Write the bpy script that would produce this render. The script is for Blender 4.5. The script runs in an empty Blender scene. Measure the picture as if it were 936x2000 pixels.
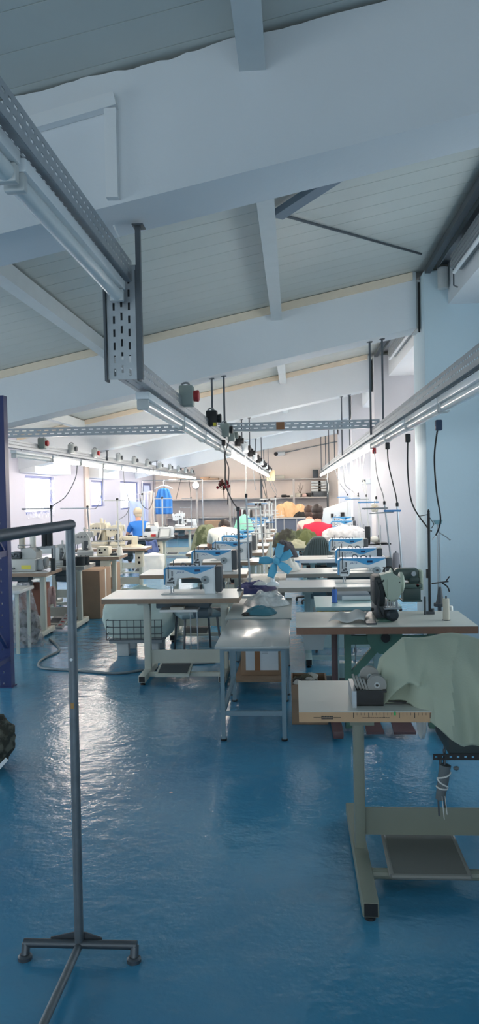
import bpy, bmesh, math, random
from mathutils import Vector, Matrix, noise
R = random.Random(7)
SC = bpy.context.scene
COL = SC.collection
# ---------------------------------------------------------------- camera
CAMZ, F = 1.67, 1500.0
Yc = Vector((105/F, 42/F, -1)).normalized()
_u = Vector((-0.02, 1.0, 0)); _u.z = -(_u.x*Yc.x+_u.y*Yc.y)/Yc.z
Zc = _u.normalized(); Xc = Yc.cross(Zc)
RM = Matrix((Xc, Yc, Zc))
cam = bpy.data.cameras.new('camera'); camo = bpy.data.objects.new('camera', cam); COL.objects.link(camo)
cam.sensor_fit = 'VERTICAL'; cam.sensor_height = 36; cam.sensor_width = 36; cam.lens = 36*F/2000
cam.clip_start = .05; cam.clip_end = 200
camo.matrix_world = Matrix.Translation((0, 0, CAMZ)) @ RM.to_4x4()
SC.camera = camo
def ray(px, py): return RM @ Vector(((px-468)/F, -(py-1000)/F, -1))
def P(px, py, Y):
    d = ray(px, py); return Vector((0, 0, CAMZ)) + d*(Y/d.y)
def X(px, Y, py=1050): return P(px, py, Y).x
def Z(px, py, Y): return P(px, py, Y).z
# ---------------------------------------------------------------- materials
def lin(c):
    return tuple((v/255/12.92 if v/255 <= .04045 else ((v/255+.055)/1.055)**2.4) for v in c)
MATS = {}
def mat(name, rgb, rough=.5, metal=0., var=.06, scale=8., bump=0., bscale=60., coat=0., rgb2=None, spec=.5):
    if name in MATS: return MATS[name]
    m = bpy.data.materials.new(name); m.use_nodes = True; N = m.node_tree.nodes; L = m.node_tree.links
    b = N['Principled BSDF']; c = lin(rgb)
    b.inputs['Roughness'].default_value = rough; b.inputs['Metallic'].default_value = metal
    b.inputs['Coat Weight'].default_value = coat; b.inputs['Specular IOR Level'].default_value = spec
    tc = N.new('ShaderNodeTexCoord'); nz = N.new('ShaderNodeTexNoise'); nz.inputs['Scale'].default_value = scale; nz.inputs['Detail'].default_value = 4
    L.new(tc.outputs['Object'], nz.inputs['Vector'])
    mx = N.new('ShaderNodeMix'); mx.data_type = 'RGBA'
    c2 = lin(rgb2) if rgb2 else tuple(min(1, v*(1+var)) for v in c)
    c1 = c if rgb2 else tuple(v*(1-var) for v in c)
    mx.inputs['A'].default_value = (*c1, 1); mx.inputs['B'].default_value = (*c2, 1)
    if rgb2:
        rp = N.new('ShaderNodeValToRGB'); rp.color_ramp.elements[0].position = .45; rp.color_ramp.elements[1].position = .55
        L.new(nz.outputs['Fac'], rp.inputs['Fac']); L.new(rp.outputs['Color'], mx.inputs['Factor'])
    else: L.new(nz.outputs['Fac'], mx.inputs['Factor'])
    L.new(mx.outputs['Result'], b.inputs['Base Color'])
    if bump:
        n2 = N.new('ShaderNodeTexNoise'); n2.inputs['Scale'].default_value = bscale; n2.inputs['Detail'].default_value = 3
        L.new(tc.outputs['Object'], n2.inputs['Vector'])
        bp = N.new('ShaderNodeBump'); bp.inputs['Strength'].default_value = bump; bp.inputs['Distance'].default_value = .01
        L.new(n2.outputs['Fac'], bp.inputs['Height']); L.new(bp.outputs['Normal'], b.inputs['Normal'])
    MATS[name] = m; return m
def emit(name, rgb, s):
    if name in MATS: return MATS[name]
    m = bpy.data.materials.new(name); m.use_nodes = True; N = m.node_tree.nodes; L = m.node_tree.links
    b = N['Principled BSDF']; b.inputs['Base Color'].default_value = (.8, .8, .8, 1)
    b.inputs['Emission Color'].default_value = (*lin(rgb), 1); b.inputs['Emission Strength'].default_value = s
    MATS[name] = m; return m
def film(name, rgb, fac, rough=.15):
    if name in MATS: return MATS[name]
    m = bpy.data.materials.new(name); m.use_nodes = True; N = m.node_tree.nodes; L = m.node_tree.links
    b = N['Principled BSDF']; b.inputs['Base Color'].default_value = (*lin(rgb), 1); b.inputs['Roughness'].default_value = rough
    t = N.new('ShaderNodeBsdfTransparent'); mx = N.new('ShaderNodeMixShader')
    tc = N.new('ShaderNodeTexCoord'); nz = N.new('ShaderNodeTexNoise'); nz.inputs['Scale'].default_value = 14
    L.new(tc.outputs['Object'], nz.inputs['Vector'])
    mr = N.new('ShaderNodeMapRange'); mr.inputs['From Min'].default_value = .35; mr.inputs['From Max'].default_value = .65
    mr.inputs['To Min'].default_value = max(0, fac-.2); mr.inputs['To Max'].default_value = min(1, fac+.2)
    L.new(nz.outputs['Fac'], mr.inputs['Value']); L.new(mr.outputs['Result'], mx.inputs['Fac'])
    L.new(t.outputs[0], mx.inputs[1]); L.new(b.outputs[0], mx.inputs[2]); L.new(mx.outputs[0], N['Material Output'].inputs['Surface'])
    MATS[name] = m; return m
# ---------------------------------------------------------------- mesh builder
class M:
    def __init__(s): s.v = []; s.f = []; s.mi = []; s.sm = []
    def add(s, vs, fs, mi=0, smooth=False):
        o = len(s.v); s.v += [Vector(v) for v in vs]
        for k, f in enumerate(fs):
            s.f.append([i+o for i in f]); s.mi.append(mi[k] if isinstance(mi, (list, tuple)) else mi); s.sm.append(smooth)
        return s
    def box(s, x0, x1, y0, y1, z0, z1, mi=0, side=None, b=0.):
        if side is None: side = mi
        if b <= 0:
            vs = [(x, y, z) for z in (z0, z1) for y in (y0, y1) for x in (x0, x1)]
            return s.add(vs, [(0, 2, 3, 1), (4, 5, 7, 6), (0, 1, 5, 4), (2, 6, 7, 3), (0, 4, 6, 2), (1, 3, 7, 5)], [mi, mi, side, side, side, side])
        bm = bmesh.new(); bmesh.ops.create_cube(bm, size=1)
        for v in bm.verts: v.co = Vector(((x0+x1)/2+v.co.x*(x1-x0), (y0+y1)/2+v.co.y*(y1-y0), (z0+z1)/2+v.co.z*(z1-z0)))
        b = min(b, .45*min(abs(x1-x0), abs(y1-y0), abs(z1-z0)))
        bmesh.ops.bevel(bm, geom=bm.edges[:], offset=b, segments=2, affect='EDGES', profile=.5)
        bm.verts.index_update()
        ms = [mi if abs(f.normal.z) > .7 else side for f in bm.faces]
        s.add([v.co.copy() for v in bm.verts], [[v.index for v in f.verts] for f in bm.faces], ms, True); bm.free(); return s
    def bar(s, p, q, w, h=None, mi=0, up=(0, 0, 1)):
        p, q = Vector(p), Vector(q); h = h or w; d = (q-p).normalized(); u = Vector(up)
        if abs(d.dot(u)) > .99: u = Vector((0, 1, 0))
        a = d.cross(u).normalized(); c = a.cross(d)
        vs = [o+a*(i*w/2)+c*(j*h/2) for o in (p, q) for i, j in ((-1, -1), (1, -1), (1, 1), (-1, 1))]
        return s.add(vs, [(3, 2, 1, 0), (4, 5, 6, 7), (0, 1, 5, 4), (1, 2, 6, 5), (2, 3, 7, 6), (3, 0, 4, 7)], mi)
    def tube(s, pts, r, n=8, mi=0, smooth=True):
        pts = [Vector(p) for p in pts]; rs = r if isinstance(r, (list, tuple)) else [r]*len(pts)
        vs = []; fs = []; pa = None
        for i, p in enumerate(pts):
            d = (pts[min(i+1, len(pts)-1)]-pts[max(i-1, 0)]).normalized()
            if pa is None:
                u = Vector((0, 0, 1)) if abs(d.z) < .9 else Vector((0, 1, 0)); a = d.cross(u).normalized()
            else: a = (pa-d*pa.dot(d)).normalized()
            pa = a; c = d.cross(a)
            for k in range(n):
                t = 2*math.pi*k/n; vs.append(p+(a*math.cos(t)+c*math.sin(t))*rs[i])
        for i in range(len(pts)-1):
            for k in range(n):
                fs.append((i*n+k, i*n+(k+1) % n, (i+1)*n+(k+1) % n, (i+1)*n+k))
        s.add(vs, fs, mi, smooth)
        s.add(vs[:n], [list(range(n))[::-1]], mi); s.add(vs[-n:], [list(range(n))], mi); return s
    def lathe(s, prof, c=(0, 0, 0), axis='z', n=16, mi=0, cap=True):
        c = Vector(c); vs = []; fs = []
        def tr(r, h, t):
            a, b = r*math.cos(t), r*math.sin(t)
            return c+Vector({'z': (a, b, h), 'x': (h, a, b), 'y': (b, h, a)}[axis])
        for r, h in prof: vs += [tr(r, h, 2*math.pi*k/n) for k in range(n)]
        for i in range(len(prof)-1):
            for k in range(n): fs.append((i*n+k, i*n+(k+1) % n, (i+1)*n+(k+1) % n, (i+1)*n+k))
        s.add(vs, fs, mi, True)
        if cap: s.add(vs[:n], [list(range(n))[::-1]], mi); s.add(vs[-n:], [list(range(n))], mi)
        return s
    def prism(s, poly, d0, d1, plane='xz', mi=0, side=None):
        # poly CCW in its plane, extruded between d0 and d1 along the third axis
        n = len(poly)
        def tr(a, b, d): return {'xz': (a, d, b), 'yz': (d, a, b), 'xy': (a, b, d)}[plane]
        vs = [tr(a, b, d0) for a, b in poly]+[tr(a, b, d1) for a, b in poly]
        fs = [list(range(n)), list(range(n, 2*n))[::-1]]+[(i, n+i, n+(i+1) % n, (i+1) % n) for i in range(n)]
        return s.add(vs, fs, [mi, mi]+[mi if side is None else side]*n)
    def ell(s, c, rx, ry, rz, mi=0, n=14, m=9, amp=0., seed=0, fr=3., zmin=-9):
        vs = []; fs = []
        for i in range(m+1):
            ph = -math.pi/2+math.pi*i/m
            for k in range(n):
                t = 2*math.pi*k/n; d = Vector((math.cos(ph)*math.cos(t), math.cos(ph)*math.sin(t), math.sin(ph)))
                g = 1+amp*noise.fractal(d*fr+Vector((seed*7.1, seed*3.3, 0)), 1., 2., 3) if amp else 1
                vs.append((c[0]+d.x*rx*g, c[1]+d.y*ry*g, max(c[2]+d.z*rz*g, zmin)))
        for i in range(m):
            for k in range(n): fs.append((i*n+k, i*n+(k+1) % n, (i+1)*n+(k+1) % n, (i+1)*n+k))
        return s.add(vs, fs, mi, True)
    def grid(s, fn, nu, nv, mi=0):
        vs = [fn(i/nu, j/nv) for j in range(nv+1) for i in range(nu+1)]
        fs = [(j*(nu+1)+i, j*(nu+1)+i+1, (j+1)*(nu+1)+i+1, (j+1)*(nu+1)+i) for j in range(nv) for i in range(nu)]
        return s.add(vs, fs, mi, True)
    def perf(s, o, u, v, L, W, rows, pitch=.05, slot=.028, th=.002, mi=0):
        """sheet of length L along u, width W along v with punched rows [(centre, height)]"""
        o, u, v = Vector(o), Vector(u).normalized(), Vector(v).normalized(); w = u.cross(v)*th
        def q(a0, a1, b0, b1):
            c = [o+u*a+v*b for a, b in ((a0, b0), (a1, b0), (a1, b1), (a0, b1))]
            s.add(c+[p+w for p in c], [(3, 2, 1, 0), (4, 5, 6, 7), (0, 1, 5, 4), (1, 2, 6, 5), (2, 3, 7, 6), (3, 0, 4, 7)], mi)
        b = 0
        for k, (c, h) in enumerate(rows):
            q(0, L, b, c-h/2); b = c+h/2; a = 0.; x = pitch*(.5 if k % 2 else .25)
            while x+slot < L:
                q(a, x, c-h/2, c+h/2); a = x+slot; x += pitch
            q(a, L, c-h/2, c+h/2)
        q(0, L, b, W); return s
    def build(s, name, mats, parent=None, world=True, base=None, sharp=35, solid=0.):
        me = bpy.data.meshes.new(name); off = Vector((0, 0, 0))
        if parent is not None and world:
            p = parent
            while p is not None: off += p.location; p = p.parent
        if base is not None: off = Vector(base)
        me.from_pydata([tuple(v-off) for v in s.v], [], s.f)
        ml = mats if isinstance(mats, (list, tuple)) else [mats]
        for m in ml: me.materials.append(m)
        for p, a, b in zip(me.polygons, s.mi, s.sm): p.material_index = min(a, len(ml)-1); p.use_smooth = b
        if any(s.sm): me.set_sharp_from_angle(angle=math.radians(sharp))
        me.update()
        o = bpy.data.objects.new(name, me); COL.objects.link(o)
        if parent is not None: o.parent = parent
        if base is not None: o.location = off
        if solid:
            md = o.modifiers.new('thick', 'SOLIDIFY'); md.thickness = solid; md.offset = 0
        return o
def tag(o, label, cat, group=None, kind=None):
    o['label'] = label; o['category'] = cat
    if group: o['group'] = group
    if kind: o['kind'] = kind
    return o
def thing(name, label, cat, loc=(0, 0, 0), rz=0, group=None):
    o = bpy.data.objects.new(name, None); COL.objects.link(o); o.location = loc; o.rotation_euler = (0, 0, rz)
    o.empty_display_size = .05
    return tag(o, label, cat, group)
def struct(o, label=None):
    o['kind'] = 'structure'
    if label: o['label'] = label
    return o
def dup(root, label, loc, rz=None, group=None):
    def cp(o, par):
        c = o.copy(); COL.objects.link(c)
        if par is not None: c.parent = par; c.matrix_parent_inverse = o.matrix_parent_inverse
        for ch in o.children: cp(ch, c)
        return c
    c = cp(root, None); c.location = loc; c['label'] = label
    if rz is not None: c.rotation_euler = (0, 0, rz)
    if group: c['group'] = group
    return c
def spline(pts, n=8):
    pts = [Vector(p) for p in pts]; out = []
    for i in range(len(pts)-1):
        p0, p1, p2, p3 = pts[max(i-1, 0)], pts[i], pts[i+1], pts[min(i+2, len(pts)-1)]
        for k in range(n):
            t = k/n
            out.append(.5*((2*p1)+(p2-p0)*t+(2*p0-5*p1+4*p2-p3)*t*t+(3*p1-p0-3*p2+p3)*t**3))
    return out+[pts[-1]]
ORD = 'first second third fourth fifth sixth seventh eighth ninth tenth eleventh twelfth thirteenth fourteenth fifteenth sixteenth seventeenth eighteenth nineteenth twentieth'.split()
# palette
WALLP = mat('lilac_white_wall', (188, 187, 200), .75, var=.03, scale=2, bump=.15, bscale=25)
COLP = mat('pale_column_paint', (206, 206, 212), .75, var=.03, scale=2, bump=.15, bscale=25)
WHITE = mat('white_paint', (232, 234, 236), .7, var=.03, scale=2, bump=.15, bscale=25)
CONC = mat('painted_concrete', (226, 230, 234), .75, var=.05, scale=1.5, bump=.25, bscale=14)
CONCU = mat('bluish_painted_soffit', (205, 220, 236), .75, var=.04, scale=1.5, bump=.2, bscale=14)
STEEL = mat('galvanised_steel', (165, 172, 178), .38, .85, .15, 18)
DSTEEL = mat('dark_grey_steel', (92, 98, 104), .45, .7, .15, 14)
PIPE = mat('bare_pipe_steel', (118, 126, 132), .5, .75, .22, 20)
BLACK = mat('black_plastic', (26, 27, 30), .45)
DGREY = mat('dark_grey_plastic', (72, 78, 84), .5)
GREY = mat('grey_plastic', (150, 156, 160), .5)
LGREY = mat('light_grey_paint', (196, 200, 200), .45)
CREAM = mat('cream_enamel', (226, 220, 200), .4)
MWHITE = mat('machine_white', (226, 232, 236), .3, coat=.3)
MBLUE = mat('machine_blue', (70, 154, 208), .35)
TOPW = mat('white_laminate', (222, 222, 220), .3, var=.04, scale=5)
TOPG = mat('worn_grey_laminate', (196, 196, 188), .38, var=.08, scale=5)
EDGEB = mat('brown_table_edge', (148, 126, 108), .55, var=.15, scale=20)
EDGEG = mat('grey_table_edge', (150, 146, 140), .55, var=.1, scale=20)
EDGET = mat('tan_ruled_edge', (196, 160, 124), .5, var=.06, scale=10)
LEGW = mat('pale_leg_paint', (196, 200, 190), .45)
LEGO = mat('olive_grey_leg_paint', (128, 134, 122), .45)
LEGGR = mat('green_leg_paint', (84, 122, 106), .45)
LEGBR = mat('maroon_leg_paint', (96, 72, 74), .45)
TEALT = mat('pale_turquoise_top', (186, 214, 212), .4)
CARD = mat('brown_cardboard', (154, 128, 106), .85, var=.1, scale=12)
THRW = mat('white_thread', (236, 234, 226), .8)
THRC = mat('cream_thread', (206, 200, 186), .85)
THRK = mat('charcoal_thread', (44, 50, 54), .85)
THRB = mat('blue_thread', (72, 112, 186), .7)
CABK = mat('black_cable', (30, 32, 34), .5)
CABG = mat('grey_cable', (130, 134, 138), .5)
CABW = mat('white_cable', (226, 226, 220), .5)
GREENM = mat('dark_green_enamel', (62, 78, 74), .4, var=.12)
PALEGM = mat('pale_green_enamel', (176, 188, 172), .4)
RED = mat('red_plastic', (176, 48, 52), .5)
NAVY = mat('navy_rack_paint', (44, 56, 108), .4)
# ================================================================ THE ROOM
def floor_mat():
    m = bpy.data.materials.new('blue_epoxy_floor'); m.use_nodes = True; N = m.node_tree.nodes; L = m.node_tree.links
    b = N['Principled BSDF']; tc = N.new('ShaderNodeTexCoord')
    def nz(s, d=4, vec=None):
        n = N.new('ShaderNodeTexNoise'); n.inputs['Scale'].default_value = s; n.inputs['Detail'].default_value = d
        L.new(vec or tc.outputs['Object'], n.inputs['Vector']); return n
    n1 = nz(.5); n2 = nz(5)
    r1 = N.new('ShaderNodeValToRGB'); r1.color_ramp.elements[0].position = .35; r1.color_ramp.elements[1].position = .68
    r1.color_ramp.elements[0].color = (*lin(FLOOR_A), 1); r1.color_ramp.elements[1].color = (*lin(FLOOR_B), 1)
    L.new(n1.outputs['Fac'], r1.inputs['Fac'])
    # scuffs
    r2 = N.new('ShaderNodeValToRGB'); r2.color_ramp.elements[0].position = .55; r2.color_ramp.elements[1].position = .8
    L.new(n2.outputs['Fac'], r2.inputs['Fac'])
    mx = N.new('ShaderNodeMix'); mx.data_type = 'RGBA'; mx.inputs['B'].default_value = (*lin((118, 150, 166)), 1)
    ml = N.new('ShaderNodeMath'); ml.operation = 'MULTIPLY'; ml.inputs[1].default_value = .22
    L.new(r2.outputs['Color'], ml.inputs[0]); L.new(ml.outputs[0], mx.inputs['Factor']); L.new(r1.outputs['Color'], mx.inputs['A'])
    # small pale paint chips
    vo = N.new('ShaderNodeTexVoronoi'); vo.inputs['Scale'].default_value = 2.2; L.new(tc.outputs['Object'], vo.inputs['Vector'])
    lt = N.new('ShaderNodeMath'); lt.operation = 'LESS_THAN'; lt.inputs[1].default_value = .022; L.new(vo.outputs['Distance'], lt.inputs[0])
    m2 = N.new('ShaderNodeMix'); m2.data_type = 'RGBA'; m2.inputs['B'].default_value = (.45, .5, .5, 1)
    L.new(lt.outputs[0], m2.inputs['Factor']); L.new(mx.outputs['Result'], m2.inputs['A']); L.new(m2.outputs['Result'], b.inputs['Base Color'])
    n3 = nz(3.0, 3); mr = N.new('ShaderNodeMapRange'); mr.inputs['To Min'].default_value = FLOOR_R[0]; mr.inputs['To Max'].default_value = FLOOR_R[1]
    L.new(n3.outputs['Fac'], mr.inputs['Value']); L.new(mr.outputs['Result'], b.inputs['Roughness'])
    b.inputs['Specular IOR Level'].default_value = .8
    n4 = nz(7, 3); n5 = nz(40, 3); ad = N.new('ShaderNodeMath'); ad.operation = 'MULTIPLY_ADD'; ad.inputs[1].default_value = .22
    L.new(n5.outputs['Fac'], ad.inputs[0]); L.new(n4.outputs['Fac'], ad.inputs[2])
    bp = N.new('ShaderNodeBump'); bp.inputs['Strength'].default_value = FLOOR_BUMP; bp.inputs['Distance'].default_value = .012
    L.new(ad.outputs[0], bp.inputs['Height']); L.new(bp.outputs['Normal'], b.inputs['Normal'])
    return m
FLOOR_A, FLOOR_B, FLOOR_R, FLOOR_BUMP = (54, 124, 162), (76, 148, 182), (.12, .24), .62
XL, XR, XC, YB, YN = -5.05, 2.75, 1.45, 28.0, -4.0
BY = [3.55, 8.7, 13.85, 19.05, 24.3]            # fronts of the roof beams
CY = [(3.2, 3.95), (8.5, 9.25), (13.72, 14.45), (18.9, 19.65), (24.2, 24.95)]
ROOF = mat('ribbed_roof_panel', (200, 204, 200), .4, var=.06, scale=3)
def zb(x): return 3.17+.2*x
def zt(x): return 3.785+.2*x
struct(M().box(XL-.2, XR+.2, YN-.2, YB+.2, -.1, 0).build('floor', floor_mat()))
# roof: sandwich panels with shallow ribs running up the slope
r = M(); y = YN
while y < YB:
    y1 = min(y+.25, YB)
    for a, b2, d in ((y, y1-.006, 0), (y1-.006, y1, .004)):
        vs = [(x, yy, zt(x)+.006+d+h) for h in (0, .08) for x, yy in ((XL-.2, a), (XR+.2, a), (XR+.2, b2), (XL-.2, b2))]
        r.add(vs, [(3, 2, 1, 0), (4, 5, 6, 7), (0, 1, 5, 4), (1, 2, 6, 5), (2, 3, 7, 6), (3, 0, 4, 7)])
    y = y1
struct(r.build('ceiling', ROOF))
def wall_with_holes(name, xa, xb, holes, z1, along='y', lo=YN, hi=YB, m=WHITE):
    w = M(); cur = lo
    def put(a, b, z0, zz):
        if b-a > 1e-4 and zz-z0 > 1e-4:
            if along == 'y': w.box(xa, xb, a, b, z0, zz)
            else: w.box(a, b, xa, xb, z0, zz)
    for (a, b, z0, zz) in holes:
        put(cur, a, 0, z1); put(a, b, 0, z0); put(a, b, zz, z1); cur = b
    put(cur, hi, 0, z1)
    return struct(w.build(name, m))
LW = [(0.2, 2.6, .9, 2.1), (4.6, 7.9, .9, 2.1), (14.2, 15.95, 1.31, 2.06), (18.95, 20.3, 1.35, 2.03), (22.2, 24.9, 1.2, 2.05)]  # first two openings are out of view, added to light the front bay
wall_with_holes('wall_left', XL-.2, XL, LW, 2.95, m=WALLP)
RW = [(4.9, 6.9, 1.0, 2.6), (10.2, 12.9, 1.0, 3.3), (15.3, 18.2, 1.0, 3.3), (20.4, 23.4, 1.0, 3.3)]  # first opening is made up, added to light floor and beams
wall_with_holes('wall_right', XR, XR+.2, RW, 4.5)
BW = [(-4.2, -1.6, .9, 2.1), (-.8, 2.0, .9, 2.5)]  # unseen openings behind the camera, added as bluish fill light
wall_with_holes('wall_behind', YN-.2, YN, BW, 4.5, along='x', lo=XL-.2, hi=XR+.2)
w = M(); w.prism([(XL-.2, 0), (XR+.2, 0), (XR+.2, zt(XR+.2)), (XL-.2, zt(XL-.2))], YB, YB+.2)
struct(w.build('wall_back', mat('warm_white_back_wall', (250, 236, 226), .8, var=.03, scale=2, bump=.1, bscale=20)))
FRB = mat('blue_window_frame', (70, 84, 132), .45)
NET = mat('net_curtain', (240, 240, 246), .9)
WSKY = emit('overcast_daylight_pane', (236, 238, 255), 4.0)
WSKYB = emit('added_daylight_pane_blue', (226, 238, 242), 5.6)  # glowing panes of the unseen added openings
WSKYR = emit('shaded_daylight_pane', (236, 240, 255), .9)
def window(n, along, c0, c1, z0, z1, face, inward, pane, curtain=False, mull=1):
    f = M(); t = .05
    def bx(mm, a, b, p, q, d0, d1):
        lo, hi = sorted((face-inward*d0, face-inward*d1))
        if along == 'y': mm.box(lo, hi, a, b, p, q)
        else: mm.box(a, b, lo, hi, p, q)
    for a, b, p, q in ((c0, c0+t, z0, z1), (c1-t, c1, z0, z1), (c0+t, c1-t, z0, z0+t), (c0+t, c1-t, z1-t, z1)): bx(f, a, b, p, q, .06, .12)
    for k in range(1, mull+1):
        c = c0+(c1-c0)*k/(mull+1); bx(f, c-.025, c+.025, z0+t, z1-t, .07, .11)
    o = struct(f.build('window_%d' % n, FRB))
    p = M(); bx(p, c0+t, c1-t, z0+t, z1-t, .085, .095); p.build('pane', pane, o)
    if curtain:
        def fn(u, v):
            a = c0+.02+(c1-c0-.1)*u; d = .02+.012*math.sin(u*40)
            zz = z0-.09+(z1-z0+.02)*v+.02*math.sin(u*9)*(1-v)
            return (face+inward*d, a, zz) if along == 'y' else (a, face+inward*d, zz)
        M().grid(fn, 60, 8).build('curtain', NETG, o)
    return o
NETG = film('sheer_curtain', (238, 238, 246), .35, .8)
k = 1
for (a, b, z0, z1) in LW:
    window(k, 'y', a, b, z0, z1, XL, 1, WSKYB if a < 9 else WSKY, curtain=(a == 14.2), mull=0 if a > 9 else 2); k += 1
for (a, b, z0, z1) in RW:
    window(k, 'y', a, b, z0, z1, XR, -1, WSKYB if a < 9 else WSKYR, mull=2); k += 1
for (a, b, z0, z1) in BW:
    window(k, 'x', a, b, z0, z1, YN, 1, WSKYB, mull=2); k += 1
# beams, columns, edge beam
for i, by in enumerate(BY):
    b = M(); n = 160
    top = [(XL+(1.40-XL)*j/n, zt(XL+(1.40-XL)*j/n)+.004-.030*abs(noise.noise((j*.11, by, 0)))-.016*abs(noise.noise((j*.6, by, 3)))) for j in range(n+1)]
    b.prism([(XL, zb(XL)), (1.40, zb(1.40))]+top[::-1], by, by+.4)
    o = struct(b.build('beam', CONC))
    if i in (1, 2, 3):
        t = M(); t.prism([(XL, zt(XL)-.085), (1.36, zt(1.36)-.085), (1.36, zt(1.36)+.0), (XL, zt(XL)+.0)], by-.03, by-.001)
        struct(t.build('trim_%d' % i, mat('cream_top_strip', (238, 222, 200), .9, var=.06, scale=10)))  # cream strip along the top of the beam face
for i, (c0, c1) in enumerate(CY):
    c = M(); c.box(XC, XR-.001, c0, c1, 0, 4.02, b=.012)
    struct(c.build('column', COLP if i > 1 else mat('blue_light_column_tint', (206, 226, 236), .7, var=.03, scale=2, bump=.15, bscale=25)))  # near columns tinted blue to carry the bluish light falling on them
    pl = M(); pl.box(1.405, 1.449, BY[i]+.02, BY[i]+.38, 3.44, 3.98); pl.box(1.42, 1.44, BY[i]+.0, BY[i]+.02, 3.40, 3.95, mi=1)  # black strip stands in for the shaded gap at the beam end
    o = struct(pl.build('bearing_plate_and_dark_gap', [LGREY, BLACK]))
ys = [YN]+[v for c in CY for v in c]+[YB]
for j in range(0, len(ys), 2):
    e = M(); e.box(1.71, XR-.001, ys[j]+.001, ys[j+1]-.001, 3.65, 4.115)
    struct(e.build('edge_beam', CONC))
    if j < 6:
        ch = M()
        ya, yb = ys[j]-.0, ys[j+1]
        ch.box(1.46, 1.465, ya+.01, yb-.01, 3.985, 4.05); ch.box(1.465, 1.52, ya+.01, yb-.01, 3.985, 3.99); ch.box(1.465, 1.52, ya+.01, yb-.01, 4.045, 4.05)
        struct(ch.build('eave_channel', DSTEEL))
        ch = M(); ch.box(1.59, 1.60, ya+.01, yb-.01, 4.03, 4.085); ch.box(1.60, 1.705, ya+.01, yb-.01, 4.075, 4.085)
        struct(ch.build('eave_rail', STEEL))
for x in (-.15, -2.05, -3.8):
    for j, (ya, yb) in enumerate([(YN, BY[0])]+[(BY[q]+.4, BY[q+1]) for q in range(4)]+[(BY[4]+.4, YB)]):
        z1 = zt(x)-.0; p = M(); wd = .06
        p.box(x-wd, x+wd, ya, yb, z1-.17, z1-.165); p.box(x-wd, x-wd+.012, ya, yb, z1-.165, z1-.015)
        p.box(x+.02, x+.026, ya, yb, z1-.165, z1-.01)
        struct(p.build('purlin', mat('purlin_grey', (206, 212, 214), .5)))
# wind brace rod and angle in the bay behind the nearest beam
d = P(556, 428, 5.88); e = P(808, 496, 7.75)
def roofz(x): return zt(x)
struct(M().tube([(d.x, 5.88, roofz(d.x)-.03), (e.x+.1, 7.9, roofz(e.x+.1)-.03)], .012).build('wind_brace', DSTEEL))
struct(M().bar((-.08, 5.75, roofz(-.08)-.06), (1.2, 4.35, roofz(1.2)-.06), .10, .05).build('diagonal_angle', mat('blue_grey_angle', (128, 142, 156), .5)))
# rain pipe stub and fixture at the eave
struct(M().lathe([(.055, 3.80), (.055, 4.0), (.06, 4.0), (.06, 4.02)], (1.64, 8.43, 0)).build('rain_pipe', LGREY))
t = thing('tube_light_batten', 'grey fluorescent batten fixed high on the edge beam, top right corner of the photo', 'light', (1.70, 6.6, 3.9))
b = M(); b.box(1.60, 1.709, 5.6, 7.8, 3.82, 3.98, b=.01)
for q in range(3): b.box(1.593, 1.60, 5.6, 7.8, 3.84+q*.05, 3.86+q*.05)
b.build('housing', GREY, t)
M().tube([(1.615, 5.6, 3.78), (1.615, 7.72, 3.78)], .02, 12).build('tube', MWHITE, t)
M().tube([(1.615, 7.76, 3.82), (1.615, 7.76, 3.66), (1.655, 7.76, 3.64)], .008).build('hook', DSTEEL, t)
# second one beyond the second beam
t = thing('tube_light_batten', 'grey fluorescent batten on the edge beam just beyond the second roof beam', 'light', (1.70, 11.6, 3.9))
b = M(); b.box(1.60, 1.709, 10.2, 12.8, 3.82, 3.98, b=.01)
for q in range(3): b.box(1.593, 1.60, 10.2, 12.8, 3.84+q*.05, 3.86+q*.05)
b.build('housing', GREY, t); M().tube([(1.615, 10.2, 3.78), (1.615, 12.72, 3.78)], .02, 12).build('tube', MWHITE, t)
# trunking on the nearest beam
t = thing('cable_trunking', 'white cable trunking fixed in an L to the face of the nearest roof beam', 'trunking', (P(214, 300, 3.53).x, 3.53, 3.3))
a = P(226, 196, 3.52); a2 = P(20, 256, 3.52); v0 = P(216, 214, 3.52); v1 = P(224, 452, 3.52)
M().bar(a, a2, .05, .06).build('horizontal_duct', WHITE, t)
M().bar((v0.x, 3.525, v0.z), (v0.x, 3.525, zb(v0.x)+.02), .055, .045).build('vertical_duct', WHITE, t)
struct(M().tube([P(222, 440, 3.5), P(234, 470, 3.5)], .004, 6).build('trim_9', WHITE))
# left wall pelmet boxes above the windows
for n2, (a, b2, z0) in enumerate(((13.9, 16.2, 2.1), (18.6, 20.8, 2.08))):
    struct(M().box(XL+.001, XL+.30, a, b2, z0, 2.4, b=.01).build('trim_%d' % (5+n2), WHITE))
struct(M().box(XL+.001, XL+.05, 18.25, 18.6, 0, 2.6).build('trim_7', mat('peach_wall_strip', (214, 198, 190), .7)))
# skirting, left side door with blue frame near the back
d = M(); d.box(XL+.001, XL+.06, 25.35, 25.43, 0, 2.02); d.box(XL+.001, XL+.06, 26.6, 26.68, 0, 2.02); d.box(XL+.001, XL+.06, 25.43, 26.6, 1.94, 2.02)
o = struct(d.build('door_1', FRB))
M().box(XL+.01, XL+.04, 25.43, 26.6, .02, 1.94).build('door_leaf', mat('pale_blue_door', (190, 202, 238), .5), o)
M().box(XL+.04, XL+.09, 25.5, 25.53, 1.0, 1.12).build('door_handle', STEEL, o)
struct(M().box(XL+.001, XL+.02, YN, 25.34, 0, .1).build('baseboard_left', LGREY))
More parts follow.
